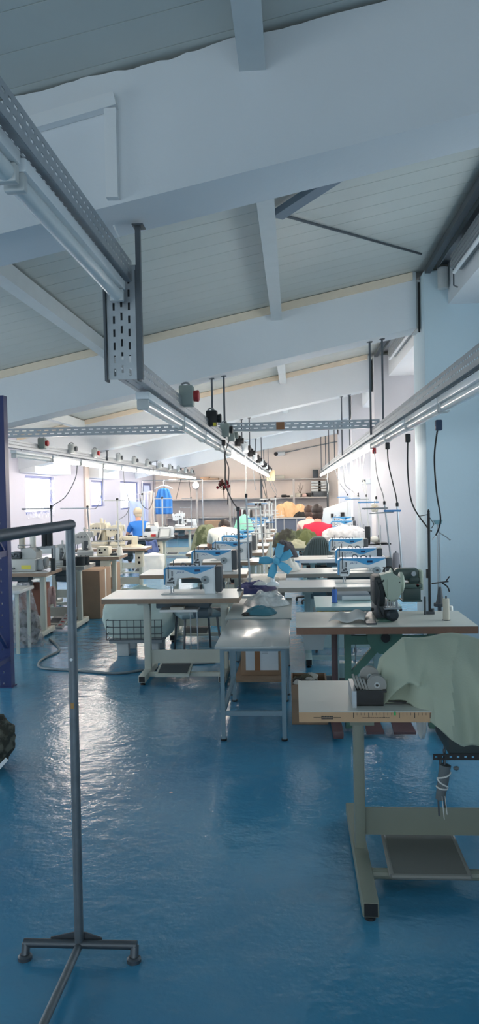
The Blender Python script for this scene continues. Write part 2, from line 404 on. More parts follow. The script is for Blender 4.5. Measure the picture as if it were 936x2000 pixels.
# ================================================================ TRAYS, TUBES, SOCKETS, CABLES
XCEN, XRGT, XLFT = -.85, .97, -3.5
ZT0, ZT1 = 2.27, 2.37          # cable tray bottom and top
def tray(label, x, ya, yb, z0, hangers, w=.11, h=.1):
    t = thing('hanging_cable_tray', label, 'cable tray', (x, ya, z0))
    m = M(); L = yb-ya
    m.perf((x-w/2, ya, z0), (0, 1, 0), (0, 0, 1), L, h, [(h*.35, .011), (h*.72, .011)])
    m.perf((x+w/2, ya, z0), (0, 1, 0), (0, 0, 1), L, h, [(h*.35, .011), (h*.72, .011)])
    m.perf((x-w/2, ya, z0), (0, 1, 0), (1, 0, 0), L, w, [(w*.3, .012), (w*.7, .012)])
    m.build('channel', STEEL, t)
    for (hy, dx) in hangers:
        b = M(); zc = zb(x+dx)
        b.bar((x+dx, hy, zc), (x+dx, hy, z0+.02), .022, .016)
        b.box(x+dx-.03, x+dx+.03, hy-.03, hy+.03, zc-.008, zc)
        b.build('hanger_rod', DSTEEL, t)
    return t
hang = lambda ys, o=.07: [(y, s*o) for y in ys for s in (-1, 1)]
TC = tray('perforated steel cable tray running down the centre of the room, below the vertical drop', XCEN, 3.895, 26.6, ZT0, hang([8.9, 14.05, 19.25, 24.5]))
TR = tray('perforated steel cable tray running along the right side, over the right machine row', XRGT, .6, 26.5, ZT0, hang([8.9, 14.05, 19.25, 24.5]))
TL = tray('perforated steel cable tray running along the left side below the windows', XLFT, 8.98, 27.0, ZT0, hang([14.05, 19.25, 24.5]))
b = M(); b.bar((XLFT, 8.93, zb(XLFT)), (XLFT, 8.93, ZT0-.02), .05, .02); b.build('hanger_rod', DSTEEL, TL)
# raised near stretch and drop
zu = 2.74
t = thing('hanging_cable_tray', 'raised stretch of perforated cable tray crossing the upper left corner overhead', 'cable tray', (XCEN, 1.2, zu))
m = M()
for dx in (-.055, .055): m.perf((XCEN+dx, .8, zu), (0, 1, 0), (0, 0, 1), 3.06, .1, [(.035, .011), (.072, .011)])
m.perf((XCEN-.055, .8, zu), (0, 1, 0), (1, 0, 0), 3.06, .11, [(.033, .012), (.077, .012)]); m.build('channel', STEEL, t)
t = thing('hanging_tray_drop', 'vertical perforated tray section joining the raised tray to the lower one', 'cable tray', (XCEN, 3.88, ZT0))
m = M(); m.perf((XCEN-.075, 3.855, ZT0-.02), (0, 0, 1), (1, 0, 0), .57, .15, [(.036, .011), (.075, .011), (.114, .011)], pitch=.066, slot=.038)
m.box(XCEN-.075, XCEN+.075, 3.886, 3.889, ZT1+.002, ZT1+.46, mi=1)  # dark backing sheet added so the slots look shaded
m.build('slotted_plate', [STEEL, DSTEEL], t)
m = M()
for dx in (-.087, .077): m.box(XCEN+dx, XCEN+dx+.010, 3.83, 3.90, ZT0-.03, zu+.05)
m.build('side_flange', DSTEEL, t)
m = M(); m.bar((XCEN+.102, 3.81, zb(XCEN)), (XCEN+.102, 3.81, ZT0-.03), .024, .03); m.box(XCEN+.08, XCEN+.135, 3.77, 3.85, zb(XCEN)-.008, zb(XCEN)-.001)
m.build('hanger_rod', DSTEEL, t)
# cross tray, slots seen face on
t = thing('hanging_cable_tray', 'slotted steel tray crossing the room from left to right under the second beam', 'cable tray', (-1.3, 9.0, 2.35))
m = M(); m.perf((XLFT-.12, 8.99, 2.375), (1, 0, 0), (0, 0, 1), 4.63, .10, [(.03, .012), (.07, .012)], pitch=.09, slot=.05)
m.box(XLFT-.12, XRGT+.06, 8.99, 9.08, 2.373, 2.375); m.build('channel', STEEL, t)
M().box(X(540, 8.98, 842), X(556, 8.98, 842), 8.984, 8.989, 2.385, 2.47).build('warning_sticker', mat('orange_sticker', (170, 120, 84), .6), t)
# ---- tube lights
TON = emit('lit_fluorescent_tube', (255, 242, 228), 52)
TOFF = mat('unlit_frosted_tube', (218, 226, 228), .25, coat=.3)
def batten_proto(lit, label, L=1.42):
    t = thing('hanging_tube_light', label, 'light', (0, 0, 0))
    M().box(-.04, .04, 0, L, 0, .045, b=.006).build('housing', MWHITE, t)
    d = M(); d.tube([(0, .03, -.026), (0, L-.03, -.026)], .03, 14)
    d.build('tube_cover', TON if lit else TOFF, t)
    for y in (0, L-.035): M().box(-.034, .034, y, y+.035, -.058, 0, b=.006).build('end_cap', LGREY, t)
    for y in (.3, L-.3): M().box(-.006, .006, y-.015, y+.015, .045, .062).build('clip', STEEL, t)
    return t
PL = batten_proto(True, 'x'); PO = batten_proto(False, 'x'); firsts = {True: PL, False: PO}
def place(lit, label, x, y, z, group):
    o = firsts[lit]
    if o is not None:
        firsts[lit] = None; o.location = (x, y, z); o['label'] = label; o['group'] = group; return o
    return dup(PL if lit else PO, label, (x, y, z), group=group)
def run(nm, x, starts, z, y_lit):
    off = [y for y in starts if y < y_lit-.3]; on = [y for y in starts if y >= y_lit-.3]
    for i, y in enumerate(off):
        place(False, 'unlit white tube light, %s from the near end under the %s tray' % (ORD[i], nm), x, y, z, 'unlit tube lights')
    for i, y in enumerate(on):
        place(True, 'glowing white tube light, %s lit one counting away under the %s tray' % (ORD[i], nm), x, y, z, 'lit tube lights of the %s run' % nm)
ZL = 2.207
run('centre', XCEN, [4.35+1.48*i for i in range(15)], ZL, 10.1)
run('right', XRGT, [2.12+1.46*i for i in range(17)], ZL, 9.3)
run('left', XLFT, [9.45+1.5*i for i in range(12)], ZL, 10.9)
place(False, 'large unlit tube light in the upper left corner under the raised tray', XCEN, 2.36, zu-.064, 'unlit tube lights')
place(False, 'unlit tube light directly overhead at the left picture edge before the raised one', XCEN, .9, zu-.064, 'unlit tube lights')
# ---- socket boxes screwed to the trays
def socket(label, x, y, z, colour, s=1., hood=None, group=None):
    t = thing('socket_box', label, 'socket', (x, y, z), group=group)
    b = M(); b.box(x-.045*s, x+.045*s, y-.05*s, y+.05*s, z, z+.13*s, b=.012)
    b.build('box', colour, t)
    c = M(); c.lathe([(.034*s, 0), (.038*s, .03*s), (.03*s, .035*s)], (x+.045*s, y, z+.065*s), 'x', 12); c.build('socket_lid', hood or colour, t)
    c = M(); c.tube(spline([(x-.03*s, y, z+.12*s), (x-.025*s, y, z+.145*s), (x+.01*s, y+.03*s, z+.147*s), (x+.02*s, y+.07*s, z+.08*s)], 5), .007*s, 6); c.build('cable_loop', CABG, t)
    return t
GB = mat('grey_green_box', (150, 160, 154), .5)
cs = [(P(349, 765, 5.6).y, GB, RED, 'grey socket box with a red lid, nearest on the centre tray'),
      (7.35, BLACK, BLACK, 'black socket box with yellow tag, on the centre tray after the red-lidded box'),
      (8.75, GB, BLACK, 'grey socket box with a black plug just before the cross tray'),
      (9.6, GB, GB, 'plain grey socket box just beyond the cross tray'),
      (10.7, BLACK, BLACK, 'double black socket box where the centre tube lights begin to glow')]
for y, c, h, l in cs: socket(l, XCEN+.085, y, ZT0+.03, c, 1.15, h, 'socket boxes along the centre tray')
M().box(XCEN+.10, XCEN+.13, 7.28, 7.285, ZT0+.03, ZT0+.06).build('yellow_tag', mat('yellow_tag', (214, 200, 60), .6), bpy.data.objects['socket_box.001'])
for i in range(9):
    y = 12.2+i*1.55
    socket('small %s socket box on the centre tray, %s past the double black one' % (('white', 'black')[i % 2], ORD[i]), XCEN+.1, y, ZT0+.02, (MWHITE, BLACK)[i % 2], 1.1, BLACK, 'socket boxes along the centre tray')
for i in range(11):
    y = (10.3, 11.7, 13.1, 14.9, 16.4, 17.9, 19.6, 21.2, 22.8, 24.3, 25.8)[i]
    socket('pale socket box on the left tray, %s from its near end' % ORD[i], XLFT+.09, y, ZT0+.04, LGREY if i else GB, 1.1, RED if i in (0, 2) else DGREY, 'socket boxes along the left tray')
# ---- cables
def cable(label, pts, r=.005, m=CABK, plug=None, group=None, n=8):
    t = thing('hanging_power_cable', label, 'cable', tuple(pts[-1]), group=group)
    M().tube(spline(pts, n), r, 6).build('wire', m, t)
    if plug:
        p = Vector(pts[0]); M().box(p.x-.022, p.x+.022, p.y-.022, p.y+.022, p.z-.05, p.z+.02, b=.008).build('plug', plug, t)
    return t
def pl(L, Y): return [P(a, b, Y if not isinstance(Y, (list, tuple)) else Y[0]+(Y[1]-Y[0])*i/(len(L)-1)) for i, (a, b) in enumerate(L)]
BLUEP = mat('dark_blue_plug', (40, 60, 88), .5)
cable('black cable hanging from a dark blue plug in front of the shaded blue-grey column', pl([(857, 826), (849, 890), (853, 960), (861, 1015), (852, 1045)], [5.15, 5.9]), .006, CABK, BLUEP)
cable('black cable looping from the right tray down to the thread stand before the column', pl([(797, 852), (797, 925), (806, 985), (835, 1030), (843, 1037)], [6.4, 5.9]), .006, CABK, BLACK)
cable('dark twisted cable hanging to the blue-barred thread stand of the nearest branded machine', pl([(757, 868), (759, 905), (768, 945), (773, 965), (776, 984)], [7.9, 7.45]), .006, CABK, BLACK)
cable('thin white and red-plugged cable hanging left of the dark twisted one', pl([(731, 878), (737, 930), (748, 965), (751, 981)], [9.2, 8.5]), .005, CABG, RED)
for i, (a, l) in enumerate([([(712, 888), (708, 930), (716, 950), (718, 985)], 'white cable looping from the right lit tubes above the wall thermostat'),
        ([(703, 890), (706, 925), (713, 950), (714, 966)], 'white cable crossing behind another just right of the middle bright column'),
        ([(697, 894), (700, 920), (704, 940), (714, 964)], 'white cable hanging from the glowing right run nearest the second bright column'),
        ([(676, 906), (681, 930), (690, 958), (700, 968)], 'white cable hanging over the blue-barred stand beyond the red shirt'),
        ([(672, 908), (674, 945), (690, 960), (702, 970)], 'grey cable swinging between the third and second bright columns'),
        ([(655, 916), (662, 940), (672, 955), (678, 964)], 'grey cable sagging to the farthest blue-barred thread stand on the right'),
        ([(641, 922), (639, 935), (642, 950), (640, 965)], 'bunched white cable at the far end of the right lit run')]):
    Y = (11.0, 11.8, 12.4, 14.5, 15.2, 17.5, 24)[i]
    cable(l, pl(a, Y), .005+.0004*i, CABW if i < 4 or i == 6 else CABG, None, 'thin cables under the right run')
# centre
cable('pair of dark cables hanging past the dried red flowers to the nearest centre stand', pl([(437, 862), (440, 905), (441, 945), (452, 975), (464, 993)], [8.7, 7.05]), .007, CABK, BLACK)
cable('dark cable crossing its neighbour above the dried red flowers', pl([(447, 862), (440, 890), (447, 915), (446, 945), (445, 985)], [8.8, 9.4]), .006, CABK)
for i, a in enumerate([[(480, 892), (481, 930), (480, 967)], [(494, 902), (497, 940), (500, 958)], [(504, 906), (510, 935), (520, 972)], [(508, 910), (518, 945), (522, 975)], [(522, 925), (530, 950), (541, 968)], [(526, 928), (537, 950), (542, 965)]]):
    cable(('white cable straight down to the second centre stand', 'thin grey cable left of the centre stand cluster', 'dark cable slanting into the centre stand cluster', 'second dark cable slanting into the centre stand cluster',
           'grey cable at the far end of the centre tube run', 'longest slanting cable beside the cream tag at the centre run end')[i], pl(a, (10.8, 13., 14.2, 15.4, 19., 20.)[i]), .006, (CABW, CABG, CABK, CABK, CABG, CABG)[i], None, 'thin cables under the centre run')
# left
for i, (a, Y, l) in enumerate([([(151, 907), (147, 935), (128, 970), (104, 987), (101, 995)], 9.3, 'grey cable sagging across the near left window edge to the near left stand'),
        ([(202, 905), (199, 960), (190, 990), (178, 994), (172, 994)], 11.3, 'grey cable looping past the second window to the second left stand'),
        ([(241, 918), (244, 950), (253, 985), (246, 1005), (232, 1015)], 13.0, 'grey cable looping beside the third left stand'),
        ([(299, 912), (299, 970), (291, 994), (277, 985), (273, 965)], 15.2, 'dark cable drooping in a deep loop in front of the pale blue door'),
        ([(354, 930), (350, 950), (344, 975)], 17.5, 'thin cable slanting right of the hung blue jersey'),
        ([(369, 935), (372, 960), (373, 985)], 18.5, 'thin cable hanging left of the wall clock posts')]):
    cable(l, pl(a, Y), .006, CABG if i in (0, 1, 2) else CABK, None, 'cables under the left run')
# cream tag at the end of the centre tray, camera, thermostat
t = thing('hanging_paper_tag', 'cream paper tag hanging at the far end of the centre tube run', 'tag', P(529, 930, 26.6))
p = P(529, 930, 26.6); M().box(p.x-.14, p.x+.14, 26.61, 26.63, p.z-.16, p.z+.2, b=.006).build('sheet', mat('cream_card', (232, 216, 176), .8), t)
p = P(541, 887, 27.8)
t = thing('security_camera', 'small dark-eyed security camera on the back wall above the shelving', 'camera', p)
M().tube([(p.x, 27.6, p.z), (p.x+.24, 27.8, p.z+.02)], .075, 12).build('body', MWHITE, t); M().tube([(p.x-.05, 27.55, p.z-.005), (p.x, 27.6, p.z)], .07, 12).build('lens', BLACK, t)
M().box(p.x+.2, p.x+.3, 27.75, 27.999, p.z-.05, p.z+.12).build('bracket', LGREY, t)
M().tube([P(556, 884, 27.97), P(660, 862, 27.97)], .02, 6).build('wall_conduit', GREY, t)
p = P(716, 940, 18.85); t = thing('thermostat_switch', 'small white wall thermostat with dark screen on a right-hand column', 'thermostat', p)
M().box(p.x-.12, p.x+.1, 18.85, 18.899, p.z-.06, p.z+.06, b=.01).build('case', MWHITE, t); M().box(p.x-.10, p.x-.02, 18.84, 18.85, p.z-.02, p.z+.04).build('screen', DGREY, t)
# ================================================================ SEWING TABLES AND MACHINES
def table(label, x0, x1, y0, y1, z, top, edge, leg, th=.045, ins=.2, ins2=None, name='sewing_table', cat='sewing table', pedal=True, stretcher=True, footlen=.62, legw=.06,
          motor=True, px=None, hook=False, shelf=False, group='sewing tables'):
    cx, cy = (x0+x1)/2, (y0+y1)/2
    t = thing(name, label, cat, (cx, cy, 0), group=group)
    M().box(x0, x1, y0, y1, z-.004, z, b=.0).build('tabletop', top, t)
    M().box(x0, x1, y0, y1, z-th, z-.004).build('edge_band', edge, t)
    ins2 = ins if ins2 is None else ins2
    for lx in (x0+ins, x1-ins2):
        l = M(); l.box(lx-legw/2, lx+legw/2, cy-.03, cy+.035, .06, z-th, b=.006)
        l.box(lx-.05, lx+.05, cy-.2, cy+.2, z-th-.03, z-th)
        lo = l.build('leg', leg, t)
        f = M(); f.box(lx-.032, lx+.032, cy-footlen/2, cy+footlen/2, .025, .085, b=.006); fo = f.build('foot', leg, lo)
        for s in (-1, 1):
            g = M(); yy = cy+s*(footlen/2-.001); g.box(lx-.026, lx+.026, min(yy, yy+s*.003), max(yy, yy+s*.003), .03, .08)
            g.lathe([(.022, 0), (.022, .012), (.01, .015), (.01, .03)], (lx, cy+s*(footlen/2-.04), 0), n=10)
            g.build('rubber_foot', BLACK, lo)
    if stretcher:
        M().box(x0+ins, x1-ins2, cy+.0, cy+.012, .13, .25).build('stretcher', leg, t)
        M().box(x0+ins, x1-ins2, cy-.14, cy-.10, .04, .075).build('pedal_bar', leg, t)
    if pedal:
        q = px if px is not None else cx
        b = M(); c = .09
        vs = [(q+a, cy+d, zz) for a, d, zz in ((-.15, -.22, .055), (.15, -.22, .055), (.15, .10, .105), (-.15, .10, .105))]
        b.add(vs+[(v[0], v[1], v[2]+.022) for v in vs], [(3, 2, 1, 0), (4, 5, 6, 7), (0, 1, 5, 4), (1, 2, 6, 5), (2, 3, 7, 6), (3, 0, 4, 7)])
        pe = b.build('pedal', leg, t)
        vs = [(q+a, cy+d, zz+.023) for a, d, zz in ((-.13, -.19, .06), (.13, -.19, .06), (.13, .08, .102), (-.13, .08, .102))]
        M().add(vs+[(v[0], v[1], v[2]+.003) for v in vs], [(3, 2, 1, 0), (4, 5, 6, 7), (0, 1, 5, 4), (1, 2, 6, 5), (2, 3, 7, 6), (3, 0, 4, 7)]).build('tread_pad', DGREY, pe)
        M().tube([(q+.13, cy+.08, .12), (q+.135, cy+.06, z-th-.02)], .005, 6).build('pull_rod', STEEL, t)
    if motor:
        mx = cx+.12
        m = M(); m.box(mx-.28, mx+.2, cy-.1, cy+.14, z-th-.075, z-th, b=.01); m.lathe([(.03, -.10), (.052, -.09), (.06, .04), (.035, .07)], (mx+.14, cy, z-th-.12), 'x', 14)
        m.build('motor', mat('motor_grey', (96, 110, 118), .5), t)
    return t
# --- text in mesh form
def text_mesh(body, size, shear=0., name='lettering'):
    c = bpy.data.curves.new(name, 'FONT'); c.body = body; c.size = size; c.shear = shear; c.extrude = .0006; c.resolution_u = 2
    o = bpy.data.objects.new(name, c); COL.objects.link(o); bpy.context.view_layer.update()
    me = bpy.data.meshes.new_from_object(o.evaluated_get(bpy.context.evaluated_depsgraph_get()))
    bpy.data.objects.remove(o); return me
LOGO = text_mesh('JACK', .030, .35)
def machine_proto():
    t = thing('sewing_machine', 'x', 'sewing machine', (0, 0, 0), group='white and blue sewing machines')
    # head outline in xz, needle at x=0
    b = M(); D = .075
    body = [(-.045, .085), (.045, .085), (.055, .105), (.065, .165), (.20, .175), (.265, .165), (.295, .10), (.31, .02), (.31, .005), (.405, .005), (.405, .28), (-.03, .28), (-.05, .265)]
    bm = bmesh.new()
    vs = [bm.verts.new((x, -D, z)) for x, z in body]; f = bm.faces.new(vs)
    r = bmesh.ops.extrude_face_region(bm, geom=[f])
    for v in r['geom']:
        if isinstance(v, bmesh.types.BMVert): v.co.y = D
    bmesh.ops.recalc_face_normals(bm, faces=bm.faces)
    bmesh.ops.bevel(bm, geom=[e for e in bm.edges if not (abs(e.verts[0].co.y-e.verts[1].co.y) > .01 and e.verts[0].co.z < .2 and e.verts[0].co.x > .04)], offset=.012, segments=2, affect='EDGES')
    bm.verts.index_update()
    b.add([v.co.copy() for v in bm.verts], [[v.index for v in fc.verts] for fc in bm.faces], 0, True); bm.free()
    b.build('body', MWHITE, t)
    # blue swoosh, front and left rim
    s = M(); y0, y1 = -D-.004, -D+.002
    s.prism([(-.03, .266), (.13, .252), (.20, .218), (.225, .210), (.25, .212), (.37, .262), (.395, .276), (-.02, .277)], y0, y1)
    s.prism([(-.054, .10), (-.046, .10), (-.036, .255), (-.02, .270), (-.02, .284), (-.038, .280), (-.054, .262)], y0, D)
    s.box(-.03, .40, y0, D, .279, .286)
    s.build('blue_trim', MBLUE, t)
    M().box(.225, .275, y0-.002, y0+.001, .235, .258).build('display', mat('display_dark', (38, 56, 92), .2), t)
    c = M(); c.box(.405, .465, -.07, .085, .02, .285, b=.014); c.build('motor_cover', DGREY, t)
    c = M(); c.lathe([(.036, -.012), (.040, -.004), (.040, .004)], (.318, -D-.006, .15), 'y', 20); d = c.build('dial', mat('dial_grey', (150, 162, 168), .45), t)
    M().lathe([(.012, -.004), (.012, .004)], (.318, -D-.02, .15), 'y', 12).build('hub', DGREY, d)
    n = M(); n.tube([(0, -.02, .09), (0, -.02, .012)], .006, 8); n.box(-.012, .018, -.045, .0, .006, .012); n.tube([(.018, .0, .09), (.018, .0, .02)], .005, 6)
    n.build('needle_bar', STEEL, t)
    g = M(); g.tube([(.022, -D-.012, .245), (.022, -D-.012, .19)], .005, 6); g.tube([(-.012, -D-.012, .32), (-.012, -D-.01, .17)], .0045, 6)
    g.lathe([(.013, -.008), (.013, .006)], (.02, -D-.006, .165), 'y', 10); g.lathe([(.009, -.01), (.009, .006)], (.0, -D-.006, .15), 'y', 10)
    g.box(-.025, .03, -D-.008, -D, .118, .135); g.box(.03, .04, -D-.008, -D, .11, .145)
    g.build('thread_tensioner', DGREY, t)
    h = M(); h.tube(spline([(.09, 0, .284), (.1, 0, .315), (.13, 0, .31), (.14, 0, .284)], 5), .005, 6); h.build('thread_guide', DSTEEL, t); h = M(); h.tube(spline([(.17, 0, .284), (.18, 0, .302), (.21, 0, .304), (.23, 0, .284)], 5), .006, 6)
    h.build('carry_loop', DSTEEL, t); M().lathe([(.006, 0), (.006, .03)], (.26, -.02, .284), n=8).build('spool_pin', DSTEEL, t); M().lathe([(.004, 0), (.004, .06)], (.02, .02, .284), n=8).build('spool_pin', DSTEEL, t)
    k = M(); k.box(.268, .292, -D-.02, -D+.02, .055, .10, b=.006); k.build('lever', BLACK, t)
    p = M(); p.box(-.08, .42, -.09, .09, 0, .006, b=.002); p.build('bed_plate', LGREY, t)
    lo = bpy.data.objects.new('lettering', LOGO); COL.objects.link(lo); lo.parent = t; lo.location = (.062, -D-.001, .222); lo.rotation_euler = (math.pi/2, 0, 0)
    t.scale = (1, 1, .87)
    if not LOGO.materials: LOGO.materials.append(mat('logo_blue', (40, 96, 150), .4))
    return t
JK = machine_proto(); _jk = [JK]
def jack(label, x, y, z, rz=0.):
    if _jk:
        o = _jk.pop(); o.location = (x, y, z); o.rotation_euler = (0, 0, rz); o['label'] = label; return o
    return dup(JK, label, (x, y, z), rz)
# --- thread stand: pole, cross bars, spool tray with cones
def cone(label, x, y, z, h=.11, r=.032, m=THRW, group=None, straight=False):
    t = thing('thread_cone', label, 'thread cone', (x, y, z), group=group)
    b = M()
    if straight: b.lathe([(r, 0), (r, h)], (x, y, z+.004), n=16)
    else: b.lathe([(r, 0), (r*.97, h*.05), (r*.55, h*.95), (r*.45, h)], (x, y, z+.004), n=16)
    b.build('yarn', m, t)
    M().lathe([(r*1.25 if straight else r*1.05, 0), (r*1.25 if straight else r*1.05, .004)], (x, y, z), n=16).build('spool_base', DGREY, t)
    M().lathe([(.007, 0), (.006, .018)], (x, y, z+h+.004), n=8).build('spool_tip', DGREY, t)
    return t
STB = mat('stand_blue', (76, 138, 192), .4)
def stand(label, x, y, z, h, bars=((.0, -.16, .10),), barm=None, tray_z=None, tray_x=.12, m=None, r=.008, lean=(0, 0), group='thread stands'):
    """pole at x,y from height z up h; bars (drop from top, x left, x right); tray at tray_z"""
    m = m or STEEL
    t = thing('thread_stand', label, 'thread stand', (x, y, z), group=group)
    b = M(); b.tube([(x, y, z+.004), (x+lean[0], y+lean[1], z+h)], r, 8); b.lathe([(.028, 0), (.028, .014), (.014, .02)], (x, y, z), n=12); b.build('pole', m, t)
    M().lathe([(r*1.5, -.02), (r*1.6, .012), (r*.8, .02)], (x+lean[0], y+lean[1], z+h), n=10).build('pole_cap', BLACK, t)
    for d, a, c in bars:
        fx = 1-d/h; bx = x+lean[0]*fx; by = y+lean[1]*fx
        b = M(); b.bar((bx+a, by, z+h-d), (bx+c, by-.01, z+h-d), .012, .018)
        for q in range(3):
            xx = bx+a+(c-a)*(.1+.4*q); b.tube([(xx, by, z+h-d), (xx, by-.03, z+h-d-.012)], .003, 5)
        b.build('crossbar', barm or m, t)
    if tray_z:
        b = M(); b.bar((x-tray_x, y, tray_z), (x+tray_x, y, tray_z), .02, .01)
        for s in (-1, 1):
            b.lathe([(.055, 0), (.055, .006)], (x+s*tray_x*.8, y, tray_z+.005), n=16); b.tube([(x+s*tray_x*.8, y, tray_z), (x+s*tray_x*.8, y, tray_z+.12)], .003, 5)
        b.build('spool_tray', barm or m, t)
    return t
# ---------------------------------------------------------------- NEAR RIGHT TABLE (R1)
TZ = .76
a = P(584, 1391, 3.15); RX0 = a.x
t = table('nearest table, grey-topped with a tan ruled front edge, under the grey-green cloth cover', RX0, 1.22, 3.15, 3.66, TZ, TOPG, EDGET, LEGO, th=.045, ins=.262, motor=False, stretcher=False, pedal=False, footlen=.95, legw=.046)
cy = 3.405; lx = RX0+.262
M().box(lx, .96, cy+.0, cy+.012, .135, .255).build('stretcher', LEGO, t)
M().tube([(lx, cy-.2, .06), (.96, cy-.2, .06)], .022, 10).build('pedal_bar', LEGO, t)
b = M(); q0, q1 = P(757, 1700, 3.3).x, P(902, 1700, 3.3).x
vs = [(q0, 3.14, .07), (q1, 3.14, .07), (q1-.015, 3.50, .115), (q0+.0, 3.50, .115)]
bm = M(); bm.add(vs+[(v[0], v[1], v[2]+.02) for v in vs], [(3, 2, 1, 0), (4, 5, 6, 7), (0, 1, 5, 4), (1, 2, 6, 5), (2, 3, 7, 6), (3, 0, 4, 7)])
pe = bm.build('pedal', mat('pedal_grey', (104, 106, 102), .55), t)
bm = M()
for (p, q) in ((0, 1), (1, 2), (2, 3), (3, 0)): bm.tube([(vs[p][0], vs[p][1], vs[p][2]+.012), (vs[q][0], vs[q][1], vs[q][2]+.012)], .011, 8)
bm.build('pedal_rim', mat('pedal_rim', (124, 126, 122), .5), pe)
h = P(868, 1610, 3.45)
M().tube(spline([(h.x, 3.42, .56), (h.x, 3.43, .20), (h.x+.005, 3.45, .15), (h.x+.03, 3.46, .135), (h.x+.035, 3.46, .16)], 6), .005, 6).build('pedal_hook', DSTEEL, t)
# ruler marks on the edge and the little dark plate
b = M()
for i in range(24):
    x = RX0+.222+i*.01+.0
    big = i % 4 == 0
    zz = TZ-.006
    b.box(x+.0055*i, x+.0055*i+(.0022 if big else .001), 3.148, 3.1499, zz-(.022 if big else .010), zz)
b.box(RX0+.06, RX0+.09, 3.148, 3.1499, TZ-.026, TZ-.0245); b.box(RX0+.142, RX0+.172, 3.148, 3.1499, TZ-.026, TZ-.0245)
for k in range(14): b.box(RX0+.26+k*.008, RX0+.265+k*.008, 3.148, 3.1499, TZ-.0262, TZ-.0245)
b.build('ruler_marks', BLACK, t)
o = M().box(RX0+.092, RX0+.140, 3.147, 3.1499, TZ-.032, TZ-.019).build('label_plate', mat('label_dark', (52, 48, 46), .5), t)
b = M()
for k in range(12): b.box(RX0+.096+k*.0035, RX0+.0985+k*.0035, 3.146, 3.147, TZ-.0285, TZ-.023+.001*(k % 3))
b.build('label_print', mat('label_print', (150, 130, 112), .6), o)
M().box(RX0+.387, RX0+.395, 3.1475, 3.1499, TZ-.016, TZ-.001).build('green_mark', mat('green_mark', (60, 170, 96), .5), t)
b = M()   # motor and switch box under the top
b.box(.62, .98, 3.2, 3.5, TZ-.20, TZ-.046, b=.015); b.lathe([(.05, -.02), (.10, 0), (.10, .2), (.06, .24)], (.70, 3.42, TZ-.17), 'x', 16)
b.build('motor', mat('motor_dark', (58, 66, 66), .5), t)
b = M(); b.lathe([(.10, -.008), (.105, -.006), (.105, .006), (.10, .008)], (.545, 3.42, TZ-.09), 'x', 20); b.build('belt_wheel', LGREY, t)
# belt-guard bar hanging under the table with the wrapped knee pad
ka, kb = P(846, 1478, 3.2), P(945, 1482, 3.2)
k = thing('knee_lifter', 'black knee-lift bar below the grey-green cover, with a grey pad wrapped in white tape', 'knee lifter', (ka.x, 3.2, ka.z))
b = M(); b.perf((ka.x, 3.2, ka.z-.013), (1, 0, 0), (0, 0, 1), kb.x-ka.x+.05, .026, [(.013, .008)], pitch=.03, slot=.010); b.build('slotted_bar', BLACK, k)
b = M(); b.tube([(ka.x+.05, 3.22, TZ-.18), (ka.x+.05, 3.215, ka.z-.07)], .006, 6)
b.tube([(ka.x+.03, 3.215, ka.z), (ka.x+.035, 3.215, ka.z-.06)], .006, 6); b.build('rod', DSTEEL, k)
q = [P(870, 1494, 3.21), P(866, 1525, 3.21), P(860, 1561, 3.21)]
b = M(); b.tube(q, [.024, .023, .019], 12); b.lathe([(.006, 0), (.009, .012), (.006, .02)], (q[0].x+.032, 3.2, q[0].z-.01), 'x', 10); pad = b.build('pad', mat('grey_rubber_pad', (96, 104, 108), .7), k)
b = M()
def wrap(z0, z1, t0, t1):
    pts = []
    for i in range(13):
        f = i/12; z = z0+(z1-z0)*f; tt = t0+(t1-t0)*f; fr = (q[0].z-z)/(q[0].z-q[2].z); x = q[0].x+(q[2].x-q[0].x)*fr; rr = .026-.004*fr
        pts.append((x+rr*math.cos(tt), 3.21-rr*math.sin(tt)*1., z))
    b.tube(pts, .0035, 6)
wrap(q[0].z-.03, q[0].z-.055, 0, math.pi); wrap(q[0].z-.055, q[0].z-.095, math.pi, 0); wrap(q[0].z-.088, q[0].z-.10, math.pi, 0)
for dx, l in ((.0, .075), (.012, .055)): b.bar((q[2].x+dx+.004, 3.19, q[2].z+.02), (q[2].x+dx+.012, 3.19, q[2].z-l), .002, .007, up=(0, 1, 0))
b.build('white_tape', mat('white_tape', (214, 216, 214), .7), pad)
M().tube([(q[2].x-.008, 3.21, q[2].z), (q[2].x-.004, 3.21, q[2].z-.07)], .004, 6).build('stem', DSTEEL, k)
# machine bed under the cover (a metal plate and presser parts peek out)
s = thing('covered_sewing_machine', 'dark machine bed and presser foot peeking out at the left of the cloth cover', 'sewing machine', (.6, 3.4, TZ))
M().box(.40, .92, 3.28, 3.52, TZ, TZ+.012, b=.003).build('bed_plate', STEEL, s)
b = M(); b.box(.74, .9, 3.32, 3.5, TZ+.012, TZ+.2, b=.02); b.box(.52, .9, 3.36, 3.45, TZ+.14, TZ+.215, b=.02); b.build('arm', GREENM, s)
b = M(); b.tube([(.54, 3.36, TZ+.14), (.54, 3.35, TZ+.014)], .006, 6); b.bar((.372, 3.3, TZ+.034), (.385, 3.27, TZ+.010), .012, .006); b.bar((.385, 3.27, TZ+.012), (.46, 3.25, TZ+.012), .03, .004); b.build('presser_foot', BLACK, s)
